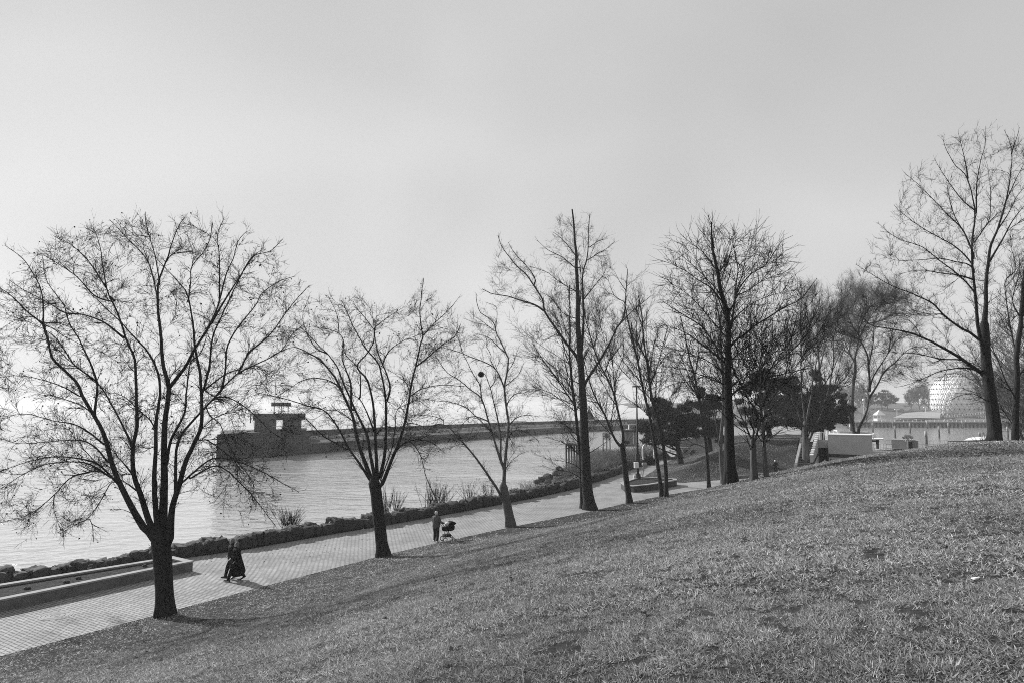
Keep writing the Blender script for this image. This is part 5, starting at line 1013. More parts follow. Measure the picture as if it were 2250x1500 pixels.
for sx in (-1, 1):
    for sy in (-1, 1): MB().bar((cx+sx*w*.86, Yg+sy*w*.86, zg), (cx+sx*w*.86, Yg+sy*w*.86, ze), .10, 6).build('post', M['white'], gz_, world=True)
b = MB(); b.box((cx, Yg, zg+.65), (w*1.7, w*1.7, 1.3)); b.build('parapet', M['white'], gz_, world=True)
gz2 = empty('pavilion', tuple(pt(1880, 924, 372))); tag(gz2, 'grey pavilion with pyramid roof on the pier behind the Y trunk', 'gazebo')
cx = pt(1880, 920, Yg)[0]; b = MB(); ze2 = pt(1880, 908, Yg)[2]; za2 = pt(1880, 898, Yg)[2]
b.add([(cx-2.6, Yg-w, ze2), (cx+2.6, Yg-w, ze2), (cx+2.6, Yg+w, ze2), (cx-2.6, Yg+w, ze2), (cx, Yg, za2)], [(0, 1, 4), (1, 2, 4), (2, 3, 4), (3, 0, 4), (0, 3, 2, 1)]); b.build('roof', M['grey'], gz2, world=True)
for sx in (-1, 1): MB().bar((cx+sx*2.2, Yg-2, zg), (cx+sx*2.2, Yg-2, ze2), .12, 6).build('post', M['grey'], gz2, world=True)
# ------------------------------------------------------------------ the dome
YD = 490; c0 = pt(2110, 876, YD); RD = 19.4; zcut = 1.05
dm = empty('geodesic_dome', (c0[0], c0[1], zcut)); tag(dm, 'large white triangulated spherical dome across the harbour', 'dome')
rows = 17; V = []; idx = []
for j in range(rows):
    ph = R_(6)+ (R_(180-6)-R_(6))*j/(rows-1); n = max(6, int(round(40*math.sin(ph)/1.0))); n = 40 if .35 < math.sin(ph) else 20
    ring = []
    for i in range(40): th = 2*math.pi*(i+.5*(j % 2))/40; ring.append(len(V)); V.append((c0[0]+RD*math.sin(ph)*math.cos(th), c0[1]+RD*math.sin(ph)*math.sin(th), c0[2]+RD*math.cos(ph)))
    idx.append(ring)
V = np.array(V); Tt = []; Ed = set()
for j in range(rows-1):
    for i in range(40):
        i2 = (i+1) % 40
        if j % 2 == 0: t1 = (idx[j][i], idx[j+1][i], idx[j][i2]); t2 = (idx[j][i2], idx[j+1][i], idx[j+1][i2])
        else: t1 = (idx[j][i], idx[j+1][i], idx[j+1][i2]); t2 = (idx[j][i], idx[j+1][i2], idx[j][i2])
        for t in (t1, t2):
            if V[list(t), 2].mean() > zcut-.2:
                Tt.append(t); [Ed.add(tuple(sorted((t[a], t[(a+1) % 3])))) for a in range(3)]
b = MB()
for t in Tt:      # each panel is a shallow pyramid
    p_ = V[list(t)]; m_ = p_.mean(0); nrm = (m_-c0)/np.linalg.norm(m_-c0); ap = m_+nrm*.3; 
    b.add([p_[0], p_[1], p_[2], ap], [(0, 1, 3), (1, 2, 3), (2, 0, 3)])
b.build('panels', M['dome_panel'], dm, world=True)
b = MB(); [b.bar(c0+(V[a]-c0)*1.035, c0+(V[e]-c0)*1.035, .11, 3) for a, e in Ed if V[a][1] < c0[1]+8]; b.build('lattice', M['mid'], dm, world=True)
b = MB(); 
for j in range(rows):
    if math.sin(R_(6)+R_(168)*j/(rows-1)) > .3:
        for i in idx[j]:
            if V[i][2] > zcut and V[i][1] < c0[1]+8: b.sphere(c0+(V[i]-c0)*1.035, .46, 5, 4)
b.build('nodes', M['dark'], dm, world=True)
tw = empty('lattice_tower', tuple(pt(2157, 916, 470))); tag(tw, 'slim white lattice tower standing at the right side of the dome', 'tower')
Yt = 470; xl = pt(2154, 900, Yt)[0]; xr = pt(2161, 900, Yt)[0]; zt1 = pt(2157, 842, Yt)[2]
b = MB()
for x in (xl, xr):
    for y in (Yt, Yt+2.2): b.bar((x, y, 1), (x, y, zt1), .16, 5)
b.build('legs', M['white'], tw, world=True); b = MB(); z = 2
while z < zt1-2.4:
    b.bar((xl, Yt, z), (xr, Yt, z), .12, 4); b.bar((xl, Yt, z), (xr, Yt, z+2.4), .09, 4); b.bar((xr, Yt, z), (xr, Yt+2.2, z+2.4), .09, 4); z += 2.4
b.build('braces', M['white'], tw, world=True)
br = empty('ramp_bridge', tuple(pt(2060, 920, 440))); tag(br, 'pale footbridge ramp rising to the right in front of the dome', 'footbridge')
a_ = pt(2052, 920, 445); c_ = pt(2240, 902, 450); b = MB(); b.bar(a_, c_, .5, 4); b.build('deck', M['cap'], br, world=True); b = MB()
for k in range(34):
    q = a_*(1-k/33)+c_*k/33; b.bar(q, q+np.array([0, 0, 1.6]), .07, 4)
b.bar(a_+np.array([0, 0, 1.6]), c_+np.array([0, 0, 1.6]), .08, 4); b.build('railing', M['white'], br, world=True)
b = MB(); [b.bar(a_*(1-k)+c_*k, np.array([(a_*(1-k)+c_*k)[0], (a_*(1-k)+c_*k)[1], .8]), .3, 6) for k in (.35, .6, .85)]; b.build('supports', M['grey'], br, world=True)
# shore lamps, white cabin, small boats
for k, (x, y0, y1, l) in enumerate([(1971, 898, 921, 'double headed white lamp post left of the sloping lawn'), (1898, 878, 905, 'white globe lamp post between the trunks of the forked tree'), (2034, 894, 902, 'short white lamp post on the far bank before the bare trees')]):
    Yq = 385 if k == 0 else 440; q = pt(x, y1, Yq); o = empty('shore_lamp', tuple(q)); tag(o, l, 'lamp post'); t_ = pt(x, y0, Yq)
    MB().bar(q-np.array([0, 0, 1]), t_, .16, 6).build('pole', M['white'], o, world=True)
    b = MB(); (b.box(t_, (2.6, .6, .4)) if k != 1 else b.sphere(t_, 1.0, 8, 6)); b.build('lamp_head', M['white'], o, k == 1, world=True)
cb = empty('shore_cabin', tuple(pt(1992, 900, 500))); tag(cb, 'small white cabin on the far bank under the bare trees', 'cabin'); b = MB(); pbox(b, 1986, 1997, 891, 901, 500, 4); b.build('wall', M['white'], cb, world=True); b = MB(); pbox(b, 1985, 1998, 889.5, 891, 499, 5.5); b.build('roof', M['mid'], cb, world=True)
for k, (x, l) in enumerate([(1987, 'dark upturned boat on the far quay left of the lawn foot'), (2020, 'dark low boat on the far quay below the middle of the lawn'), (2098, 'pale low boat at the quay in front of the dome')]):
    q = pt(x, 921.5, 372); o = empty('small_boat', (q[0], q[1], 1.2)); tag(o, l, 'boat', 'boats on the far quay'); b = MB(); ln = 4.5 if k != 1 else 3.4
    pr2 = [(-ln, 0), (-ln*.8, -.9), (ln*.5, -1), (ln, 0), (ln*.5, 1), (-ln*.8, .9)]; b.prism(pr2, .0, .8); b.build('hull', M['dark' if k < 2 else 'cap'], o); MB().box((-.5, 0, 1.0), (ln*.7, 1.2, .4), bev=.1).build('cover', M['grey'], o)
# ------------------------------------------------------------------ pines
def tufts(ctrs, rads, n, rng, size, mt, parent, per=7, flat=.8):
    """needle tufts spread through lumpy clumps; returns one mesh"""
    ctrs = np.array(ctrs); rads = np.array(rads); vol = rads.prod(1)**.8; k = rng.choice(len(ctrs), n, p=vol/vol.sum())
    # sub clumps: points gather round random clump centres near the surface
    nc = max(len(ctrs)*12, 30); kc = rng.choice(len(ctrs), nc, p=vol/vol.sum()); d = rng.normal(size=(nc, 3)); d /= np.linalg.norm(d, axis=1, keepdims=True); cc = ctrs[kc]+d*rads[kc]*(.55+.5*rng.random((nc, 1)))
    j = rng.integers(nc, size=n); cr = (rads[kc].mean(1)*.27)[j][:, None]; P = cc[j]+rng.normal(size=(n, 3))*cr*np.array([1, 1, .5])*.62
    up = P-ctrs.mean(0); up /= np.linalg.norm(up, axis=1, keepdims=True); up[:, 2] += .8
    P = np.repeat(P, per, 0); D = np.repeat(up, per, 0)*.7+rng.normal(size=(n*per, 3))*.8; D /= np.linalg.norm(D, axis=1, keepdims=True)
    W = np.cross(D, rng.normal(size=D.shape)); W /= np.linalg.norm(W, axis=1, keepdims=True); s = size*(.6+.8*rng.random((n*per, 1)))
    V = np.stack([P-W*s*.10, P+W*s*.10, P+D*s], 1).reshape(-1, 3); Q = np.arange(len(V)).reshape(-1, 3)
    mesh_np('crown', V, Q, mt, parent, smooth=False)
    return cc
def pine(label, blobs, base, Yd, n, seed, mt='needle', size=.42, group='dark pines', trunk_w=.45, name='pine_tree', lean=None):
    rng = np.random.default_rng(seed); C3 = []; R3 = []
    for (x, y, rx, ry) in blobs:
        dy = rng.normal()*rx*Yd/F*.5; c = pt(x, y, Yd+dy); C3.append(c); R3.append((rx*Yd/F, rx*Yd/F*.9, ry*Yd/F))
    b0 = pt(base[0], base[1], Yd); z0 = base[2] if len(base) > 2 else gz(b0[0], b0[1]); root = empty(name, (b0[0], b0[1], z0)); tag(root, label, 'pine tree', group)
    cc = tufts(C3, R3, n, rng, size, M[mt], root)
    top = np.array(C3)[np.argmax(np.array(C3)[:, 2])]; tp = np.array([[b0[0], b0[1], z0-.3], [b0[0]*.6+top[0]*.4, Yd, (z0+top[2])*.45], top]); K = 12
    q = catmull(tp, K); r = np.linspace(trunk_w, trunk_w*.2, K); V1, Q1 = tubes(q[None], r[None], 9); Vs = [V1]; Qs = [Q1]; off = len(V1)
    sel = cc[rng.choice(len(cc), min(len(cc), 26), replace=False)]; P = []
    for c in sel:
        zz = np.clip(c[2]-.35*np.linalg.norm(c[:2]-b0[:2])-.3, z0+.8, q[-1, 2]); k = np.argmin(np.abs(q[:, 2]-zz)); s = q[k]; mid = (s+c)/2+np.array([0, 0, -.2]); P.append(catmull(np.array([s, mid, c]), 6))
    V2, Q2 = tubes(np.array(P), np.tile(np.linspace(trunk_w*.28, .03, 6), (len(P), 1)), 5); Vs.append(V2); Qs.append(Q2+off); mesh_np('trunk', np.concatenate(Vs), np.concatenate(Qs), M['bark'], root)
    return root
pine('dark rounded pine with its bare trunk on the mound beside the white arch', [(1430,925,34,32),(1468,900,34,28),(1502,915,34,32),(1450,955,44,22),(1412,940,16,22),(1520,935,24,26),(1485,960,36,20),(1475,930,40,35)], (1497, 1001), 93, 5200, 31, 'needle', .5)
pine('dark pine behind the slender lone tree, left of the thickest trunk', [(1545,880,26,34),(1570,905,28,40),(1548,935,30,28),(1585,935,22,34)], (1560, 975), 103, 3400, 32, 'needle', .5)
pine('broad grey green pine right of the thickest trunk, on the mound top', [(1690,850,48,36),(1650,885,34,42),(1720,880,46,40),(1700,915,56,30),(1645,920,28,22),(1668,850,30,30)], (1692, 962), 106, 7000, 33, 'needle_pale', .5)
pine('blackest and widest pine, overhanging the pale block building', [(1775,850,44,38),(1815,870,38,36),(1760,905,46,34),(1815,915,42,30),(1848,900,22,26),(1770,930,40,16),(1735,880,30,36),(1835,935,22,14)], (1765, 955), 109, 9000, 34, 'needle', .5)
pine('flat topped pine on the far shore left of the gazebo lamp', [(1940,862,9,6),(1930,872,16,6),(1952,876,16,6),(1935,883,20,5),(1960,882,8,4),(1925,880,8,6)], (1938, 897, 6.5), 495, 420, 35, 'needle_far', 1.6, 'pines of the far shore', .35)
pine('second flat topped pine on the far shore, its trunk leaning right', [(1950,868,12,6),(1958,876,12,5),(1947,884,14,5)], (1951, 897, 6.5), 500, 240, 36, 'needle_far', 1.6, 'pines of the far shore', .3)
# ------------------------------------------------------------------ procedural bare trees for the far shore and behind the dome
def generic_tree(name, label, cat, seed, Hh, mt, mtt, rmin, group, loc, nl=9, per=(1, 1, 1)):
    rng = np.random.default_rng(seed); L3 = []; K = 12; b = np.array(loc, float)
    tr = catmull(np.array([[0, 0, 0, Hh*.022], [rng.normal()*.02*Hh, 0, Hh*.3, Hh*.017], [rng.normal()*.05*Hh, rng.normal()*.04*Hh, Hh*.65, Hh*.009], [rng.normal()*.06*Hh, 0, Hh*.97, Hh*.003]]), K); L3.append(tr)
    for k in range(nl):
        u = .18+.6*k/nl; q = tr[int(u*(K-1))]; a = rng.random()*6.28; ln = Hh*(.5-.28*u); d = np.array([math.cos(a), math.sin(a), 0])
        L3.append(catmull(np.array([q, [*(q[:3]+d*ln*.35+np.array([0, 0, ln*.35])), q[3]*.45], [*(q[:3]+d*ln*.7+np.array([0, 0, ln*.85])), q[3]*.22], [*(q[:3]+d*ln*.85+np.array([0, 0, ln*1.2])), q[3]*.1]]), 9))
    for q in L3: q[:, :3] += b
    s = Hh/12
    return build_tree(name, label, cat, L3, lv_spread(per1=1.3*per[0]/s, L1=2.2*s, per2=2.0*per[1]/s, L2=1.0*s, per3=2.0*per[2]/s, L3=.5*s, up1=.06, rmin=rmin), seed, M[mt], M[mtt], group=group, base=b)
def far_place(src, x, ybase, Y, zb, s, label, group):
    c = copy_tree(src); p = pt(x, ybase, Y); c.location = (p[0], p[1], zb); c.rotation_euler = (0, 0, random.random()*6); c.scale = (s, s, s); tag(c, label, group=group); return c
random.seed(5)
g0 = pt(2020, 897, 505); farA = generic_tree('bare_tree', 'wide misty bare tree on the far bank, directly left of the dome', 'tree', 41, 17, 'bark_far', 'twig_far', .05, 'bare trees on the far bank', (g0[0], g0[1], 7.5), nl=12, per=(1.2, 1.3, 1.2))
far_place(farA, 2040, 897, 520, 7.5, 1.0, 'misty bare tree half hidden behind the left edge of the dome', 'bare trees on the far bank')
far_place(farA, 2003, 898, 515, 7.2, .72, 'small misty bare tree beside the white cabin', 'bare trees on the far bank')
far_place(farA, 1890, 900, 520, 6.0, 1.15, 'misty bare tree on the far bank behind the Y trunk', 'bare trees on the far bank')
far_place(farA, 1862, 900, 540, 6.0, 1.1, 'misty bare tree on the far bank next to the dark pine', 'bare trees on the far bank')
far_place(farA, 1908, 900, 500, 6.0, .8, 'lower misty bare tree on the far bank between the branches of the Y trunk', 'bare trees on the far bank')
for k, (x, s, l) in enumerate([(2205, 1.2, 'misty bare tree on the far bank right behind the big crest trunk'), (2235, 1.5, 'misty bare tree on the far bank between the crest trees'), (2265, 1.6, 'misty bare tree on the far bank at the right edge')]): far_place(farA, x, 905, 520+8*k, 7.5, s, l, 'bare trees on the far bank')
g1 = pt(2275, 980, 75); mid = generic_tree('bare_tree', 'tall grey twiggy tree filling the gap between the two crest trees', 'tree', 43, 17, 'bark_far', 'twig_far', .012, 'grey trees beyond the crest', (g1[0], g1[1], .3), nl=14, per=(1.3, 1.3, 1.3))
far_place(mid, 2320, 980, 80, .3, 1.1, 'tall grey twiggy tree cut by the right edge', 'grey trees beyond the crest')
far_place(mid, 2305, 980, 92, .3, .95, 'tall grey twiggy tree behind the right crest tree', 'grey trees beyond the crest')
# ------------------------------------------------------------------ shrubs along the seawall
def shrub(name, label, x, y, Y, hpx, n, seed, mt='twig', spread=.5, rmin=.004, group='shrubs behind the seawall', zb=None, cat='shrub'):
    rng = np.random.default_rng(seed); b = pt(x, y, Y) if zb is None else np.array([pt(x, y, Y)[0], Y, zb]); Hh = hpx*Y/F; o = empty(name, tuple(b)); tag(o, label, cat, group)
    P0 = b+rng.normal(size=(n, 3))*np.array([Hh*.16, Hh*.16, 0])*spread*2; D = rng.normal(size=(n, 3))*spread; D[:, 2] = 1; D /= np.linalg.norm(D, axis=1, keepdims=True); K = 6; P = np.zeros((n, K, 3)); P[:, 0] = P0-np.array([0, 0, .3]); st_ = Hh*(.5+.6*rng.random((n, 1)))/(K-1)
    for k in range(1, K): D = D+rng.normal(size=(n, 3))*.07; D /= np.linalg.norm(D, axis=1, keepdims=True); P[:, k] = P[:, k-1]+D*st_
    R = np.tile(np.linspace(rmin*2, rmin*.8, K), (n, 1)); V, Q = tubes(P, R, 4); Vs = [V]; Qs = [Q]
    P2, R2 = grow(P, R, rng, 7/max(Hh, .5), Hh*.32, 28, up=.08, K=4, rmin=rmin*.7, wig=.08); V2, Q2 = tubes(P2, R2, 3); Vs.append(V2); Qs.append(Q2+len(V))
    mesh_np('stems', np.concatenate(Vs), np.concatenate(Qs), M[mt], o); return o
def wall_behind(x, y, off=1.6):
    best = None
    for s_ in np.arange(0, cs[-1], .2):
        p, d = on_wall(s_); q = p+np.array([-d[1], d[0]])*off
        X = 1125+F*q[0]/(q[1]*math.cos(PITCH)+(0-HC)*math.sin(PITCH))
        if best is None or abs(X-x) < best[0]: best = (abs(X-x), q)
    return best[1]
for (x, h, n, l, sp) in [(672, 52, 46, 'bushy leafless shrub behind the wall left of the warning plaque', .45), (868, 60, 16, 'thin upright shrub behind the wall beside the vase-shaped tree', .22), (888, 50, 14, 'sparse thin shrub behind the wall right of the vase-shaped trunk', .2), (962, 62, 30, 'fan shaped leafless shrub behind the wall above the walker', .4),
                      (985, 55, 22, 'fan shaped leafless shrub behind the wall above the stroller', .4), (1040, 48, 18, 'low leafless shrub behind the wall left of the leaning tree', .4), (1080, 44, 16, 'small leafless shrub at the wall by the leaning tree fork', .35), (855, 30, 10, 'tiny sprig shrub at the wall foot of the vase-shaped tree', .3)]:
    q = wall_behind(x, 0); shrub('shrub', l, x, 0, q[1], h, int(n*1.5), int(x), spread=sp, zb=.55, rmin=.0075)
rr = np.random.default_rng(8); k = 0
for (x, y) in [(1150, 1075), (1175, 1066), (1195, 1062), (1215, 1058), (1238, 1052), (1165, 1080), (1205, 1068), (1260, 1046)]:
    q = wall_behind(x, 0, 2.2+rr.random()); shrub('shrub', 'low grey leafless shrub behind the wall, '+['under the leaning tree branches', 'second from the leaning tree', 'third from the leaning tree', 'midway to the forked tree', 'close to the forked trunk', 'nearest the leaning trunk', 'lowest, midway to the forked tree', 'at the foot of the thin tree'][k], x, 0, q[1], 40, 40, 100+k, mt='twig_pale', spread=.6, rmin=.006, zb=-.2); k += 1
# reeds and brush covering the spit: one mass
rng = np.random.default_rng(61); n = 26000; X = rng.uniform(3, 26, n); Y = rng.uniform(64, 110, n); w = poly_sdist(WALL, X, Y); cd = coast_d(X, Y); k = (w < -1.2) & (cd > .3); X = X[k]; Y = Y[k]; n = len(X); Z = hz(X, Y)
hh = (.45+.7*rng.random(n))*(.7+.9*vnoise(X, Y, 3, 9)); D = rng.normal(size=(n, 3))*.45; D[:, 2] = 1; P = np.stack([np.stack([X, Y, Z-.1], 1), np.stack([X, Y, Z], 1)+D*hh[:, None]*.6, np.stack([X, Y, Z], 1)+D*hh[:, None]+rng.normal(size=(n, 3))*.12], 1)
R = np.stack([np.full(n, .016), np.full(n, .013), np.full(n, .007)], 1); V, Q = tubes(P, R, 3); tag(mesh_np('brush', V, Q, M['reed'], smooth=False), 'grey tangled reeds and brush covering the bank beyond the wall', 'brush', kind='stuff')
# dead conifer-like shrub inside the arch
shrub('shrub', 'drooping dark shrub growing under the white hoop arch', 1428, 1008, 97, 30, 60, 91, spread=.7, rmin=.02, group='shrubs by the arch', zb=.2)
shrub('shrub', 'brushy sprouts at the left foot of the big crest tree', 2166, 972, 32.0, 40, 60, 93, spread=.5, rmin=.004, group='shrubs on the hill crest', mt='twig_pale')
# bench-like play frames on the mound
for k, (x, y, l) in enumerate([(1482, 998, 'pale slanted bar frame left of the pine trunk'), (1506, 993, 'dark slatted bench right of the pine trunk')]):
    p = hit(x, y); p = pz(x, y, 1) if p is None else p; o = empty('picnic_bench', tuple(p), .3); tag(o, l, 'bench'); MB().box((0, 0, .75), (1.8, .7, .08)).build('table_top', M['wood'], o); MB().box((0, -.7, .45), (1.8, .3, .06)).box((0, .7, .45), (1.8, .3, .06)).build('seats', M['wood'], o)
    b = MB(); [b.bar((sx*.7, -.6, 0), (sx*.7, .3, .75), .05, 5).bar((sx*.7, .6, 0), (sx*.7, -.3, .75), .05, 5) for sx in (-1, 1)]; b.build('legs', M['wood'], o)
# ------------------------------------------------------------------ people
class Body:
    """ellipse-section limbs fused by a voxel remesh into one continuous surface"""
    def __init__(s): s.m = MB()
    def limb(s, pts, rad, n=12):
        """rounded tapered chain; rad: r or (rx, ry) with rx along figure x"""
        P = [np.array(p, float) for p in pts]
        for i in range(len(P)-1):
            steps = max(2, int(np.linalg.norm(P[i+1]-P[i])/.02)); r0 = rad[i]; r1 = rad[i+1]
            r0 = r0 if isinstance(r0, tuple) else (r0, r0); r1 = r1 if isinstance(r1, tuple) else (r1, r1)
            for k in range(steps+1):
                u = k/steps; p = P[i]*(1-u)+P[i+1]*u; rx = r0[0]*(1-u)+r1[0]*u; ry = r0[1]*(1-u)+r1[1]*u
                s.m.sphere(p, 1, 10, 6, (rx, ry, min(rx, ry)*.9))
        return s
    def build(s, name, mt, parent, vox=.014):
        o = s.m.build(name, M[mt], parent, True); r = o.modifiers.new('Remesh', 'REMESH'); r.mode = 'VOXEL'; r.voxel_size = vox; r.use_smooth_shade = True
        return o
def person(label, loc, heading, H, J, mats, kind, group=None):
    """J: joints of a 1.75 m figure facing +Y"""
    s = H/1.75; o = empty('person', loc, heading-math.pi/2); tag(o, label, 'person', group); o.scale = (s, s, s)
    sp = J.get('spine', (0, 0, 1.15)); ch = J.get('chest', (0, .01, 1.36)); nk = J.get('neck', (0, .01, 1.50)); hx, hy, hz_ = J.get('head', (0, .03, 1.61))
    A = lambda k: np.array(J[k], float)
    b = Body(); b.limb([(0, 0, .95), sp, ch, nk, (hx, hy-.01, hz_-.05)], [(.15, .11), (.13, .10), (.17, .11), (.055, .055), (.052, .055)])
    b.m.sphere((hx, hy-.01, hz_+.03), 1, 14, 10, (.076, .095, .112)); b.m.sphere((hx, hy+.028, hz_-.045), 1, 10, 8, (.055, .06, .055)); b.m.sphere((hx, hy+.092, hz_), 1, 8, 6, (.014, .02, .025))
    for e in (-1, 1): b.m.sphere((hx+e*.078, hy-.012, hz_+.01), 1, 6, 5, (.012, .022, .032)); b.m.sphere((hx+e*.03, hy+.074, hz_+.028), 1, 6, 5, (.014, .012, .010))
    b.m.sphere((hx, hy+.082, hz_-.05), 1, 6, 5, (.024, .010, .007))
    for sd, k in ((-1, 'L'), (1, 'R')):
        e, w = A('el'+k), A('wr'+k); d = (w-e)/np.linalg.norm(w-e); b.limb([(sd*.18, 0, 1.42), e, w, w+d*.05], [.055, .043, .029, (.03, .022)])
        side = np.cross(d, (0, 0, 1)); side = side/np.linalg.norm(side) if np.linalg.norm(side) > .2 else np.array([1., 0, 0]); dn = np.array([0, 0, -1.]) if abs(d[2]) < .7 else np.array([0, 1., 0])
        b.limb([w+d*.04-side*.022, w+d*.09-side*.024], [.017, .016]); b.limb([w+d*.04+side*.02, w+d*.09+side*.024], [.017, .016])
        for of, ln in ((-.031, .060), (-.011, .072), (.010, .068), (.029, .052)): b.limb([w+d*.09+side*of, w+d*(.10+ln*.5)+side*of*1.1+dn*.008, w+d*(.10+ln*.8)+side*of*1.1+dn*.032], [.0095, .009, .008])
        b.limb([w+d*.035-side*.03, w+d*.065-side*.052+dn*.01, w+d*.095-side*.055+dn*.028], [.012, .011, .009])
        hp = (sd*.09, 0, .90); kn, an = A('kn'+k), A('an'+k); tv = np.array(J.get('toe'+k, (0, 1, 0)), float); b.limb([hp, kn, an, an+tv*.10+np.array([0, 0, -.03])], [.09, .055, .037, .032])
    b.build('body', mats['skin'], o, .008)
    b = Body(); b.limb([(0, 0, 1.02), (0, 0, .90)], [(.165, .125), (.175, .14)])
    for sd, k in ((-1, 'L'), (1, 'R')): kn, an = A('kn'+k), A('an'+k); b.limb([(sd*.09, 0, .86), kn, an+np.array([0, 0, .03])], [.125, .095, .072])
    b.build('trousers', mats['legs'], o)
    b = Body(); b.limb([(0, 0, .90), sp, ch, (nk[0], nk[1], nk[2]-.03)], [(.245, .20), (.225, .185), (.24, .18), (.09, .09)])
    b.limb([(nk[0], nk[1], nk[2]-.02), (nk[0], nk[1], nk[2]+.03)], [.082, .078]); 
    for sd, k in ((-1, 'L'), (1, 'R')): b.limb([(sd*.19, 0, 1.41), A('el'+k), A('wr'+k)], [.092, .076, .058])
    if kind == 'coat':
        b.limb([(0, 0, 1.3), (0, -.02, .95), (0, -.04, .70), (0, -.05, .46), (0, -.05, .42)], [(.22, .17), (.24, .24), (.26, .31), (.28, .37), (.28, .38)])
        b.build('coat', mats['top'], o)
    else: b.build('jacket', mats['top'], o)
    for sd, k in ((-1, 'L'), (1, 'R')):
        an = A('an'+k); tv = np.array(J.get('toe'+k, (0, 1, 0)), float); tv /= np.linalg.norm(tv); c_ = an-np.array([0, 0, .04]); Body().limb([c_-tv*.06, c_+tv*.05, c_+tv*.13-np.array([0, 0, .008]), c_+tv*.18-np.array([0, 0, .012])], [.046, .046, .042, .034]).build('shoe', mats['shoe'], o, .012)
    b = Body(); b.m.sphere((hx, hy-.028, hz_+.045), 1, 14, 10, (.092, .100, .115))
    if 'bob' in mats: b.limb([(hx, hy-.05, hz_+.03), (hx, hy-.05, hz_-.10)], [(.095, .075), (.085, .06)])
    b.build(mats.get('hat', 'hair'), mats['hair'], o, .012); return o
WALKJ = dict(elL=(-.24, -.08, 1.16), wrL=(-.22, .05, .96), elR=(.24, -.02, 1.15), wrR=(.22, .16, 1.0), knL=(-.09, .20, .52), anL=(-.09, .33, .09), toeL=(0, 1, .15), knR=(.09, -.03, .50), anR=(.09, -.34, .16), toeR=(0, 1, -.55))
hd = math.atan2(-.35, -.9)
p = pz(503, 1272); q = pz(521, 1273)
person('person in a dark hip-length jacket walking close beside the one in the long coat', (p[0], p[1]+.25, 0), hd, 1.78, dict(WALKJ, knL=(-.09, .02, .5), anL=(-.09, -.18, .12), toeL=(0, 1, -.3), knR=(.09, .16, .52), anR=(.09, .24, .09), toeR=(0, 1, .1)), dict(skin='skin', legs='cloth_dark', top='cloth_dark', shoe='shoe_black', hair='hair_grey'), 'jacket', 'two people strolling on the path')
person('person in a long black ankle-length coat walking on the paved path', (q[0], q[1]-.15, 0), hd, 1.72, dict(WALKJ, elR=(.23, .02, 1.16), wrR=(.16, .22, 1.02)), dict(skin='skin', legs='cloth_black', top='cloth_black', shoe='shoe_black', hair='hair_grey', bob=1), 'coat', 'two people strolling on the path')
p = pz(958, 1190); hC = math.atan2(.62, .80); cx_, sx_ = math.cos(hC), math.sin(hC)
hC = math.atan2(.45, .9)
person('person in a dark puffer jacket and pale cap pushing the stroller', (p[0], p[1], 0), hC+.55, 1.78, dict(elL=(-.27, .06, 1.16), wrL=(-.02, .32, 1.06), elR=(.29, .02, 1.16), wrR=(.36, .24, 1.06), knL=(-.14, .08, .50), anL=(-.16, .06, .09), knR=(.14, -.02, .50), anR=(.17, -.10, .10)), dict(skin='skin', legs='cloth_dark', top='cloth_mid', shoe='shoe_white', hair='cloth_pale', hat='cap'), 'jacket')
sx = p[0]+math.cos(hC)*.60; sy = p[1]+math.sin(hC)*.60; stl = empty('stroller', (sx, sy, 0), hC-math.pi/2); tag(stl, 'black baby stroller with raised hood and a pale blanket, pushed along the path', 'stroller')
b = MB()
for s_ in (-.24, .24): b.tube([(s_, -.30, 1.06), (s_, -.05, .72), (s_, .42, .20)], .016, 6); b.tube([(s_, .10, .62), (s_, -.10, .20)], .015, 6); b.bar((s_, -.10, .24), (s_, .40, .24), .012, 6)
b.bar((-.24, -.30, 1.06), (.24, -.30, 1.06), .018, 6); b.bar((-.24, -.10, .20), (.24, -.10, .20), .014, 6); b.build('frame', M['black'], stl)
b = MB(); b.loft([(0, .16, .60, .17, .30), (0, .16, .66, .21, .40), (0, .16, .84, .23, .42)], 16); b.build('carrycot', M['cloth_black'], stl, True)
b = MB(); n = 8
for k in range(n):
    a0_, a1_ = R_(20+k*15), R_(20+(k+1)*15); b.add([(-.22, .36-.30*math.cos(a0_)+.0, .84+.30*math.sin(a0_)), (.22, .36-.30*math.cos(a0_), .84+.30*math.sin(a0_)), (.22, .36-.30*math.cos(a1_), .84+.30*math.sin(a1_)), (-.22, .36-.30*math.cos(a1_), .84+.30*math.sin(a1_))], [(0, 1, 2, 3)])
for s_ in (-.22, .22): b.add([(s_, .36, .82)]+[(s_, .36-.30*math.cos(R_(20+15*k)), .84+.30*math.sin(R_(20+15*k))) for k in range(n+1)], [tuple(range(n+2))])
b.build('hood', M['cloth_black'], stl)
MB().sphere((0, .12, .98), .16, 12, 8, (1.2, 1.1, .9)).build('blanket', M['cloth_pale'], stl, True); MB().box((0, .08, .34), (.36, .44, .16), bev=.04).build('basket', M['cloth_dark'], stl)
for (x, y, r) in ((-.27, -.12, .14), (.27, -.12, .14), (-.22, .44, .10), (.22, .44, .10)):
    w = empty('x') if False else None; t = MB(); m_ = 18
    for k in range(m_): a0_, a1_ = 2*math.pi*k/m_, 2*math.pi*(k+1)/m_; t.bar((x, y+r*.86*math.cos(a0_), r+r*.86*math.sin(a0_)), (x, y+r*.86*math.cos(a1_), r+r*.86*math.sin(a1_)), r*.15, 5)
    wo_ = t.build('wheel', M['rubber'], stl); sp_ = MB(); [sp_.bar((x, y, r), (x, y+r*.8*math.cos(a), r+r*.8*math.sin(a)), .007, 4) for a in np.arange(0, 6.2, 1.05)]; sp_.bar((x-.02, y, r), (x+.02, y, r), .02, 8); sp_.build('spokes', M['steel'], wo_)
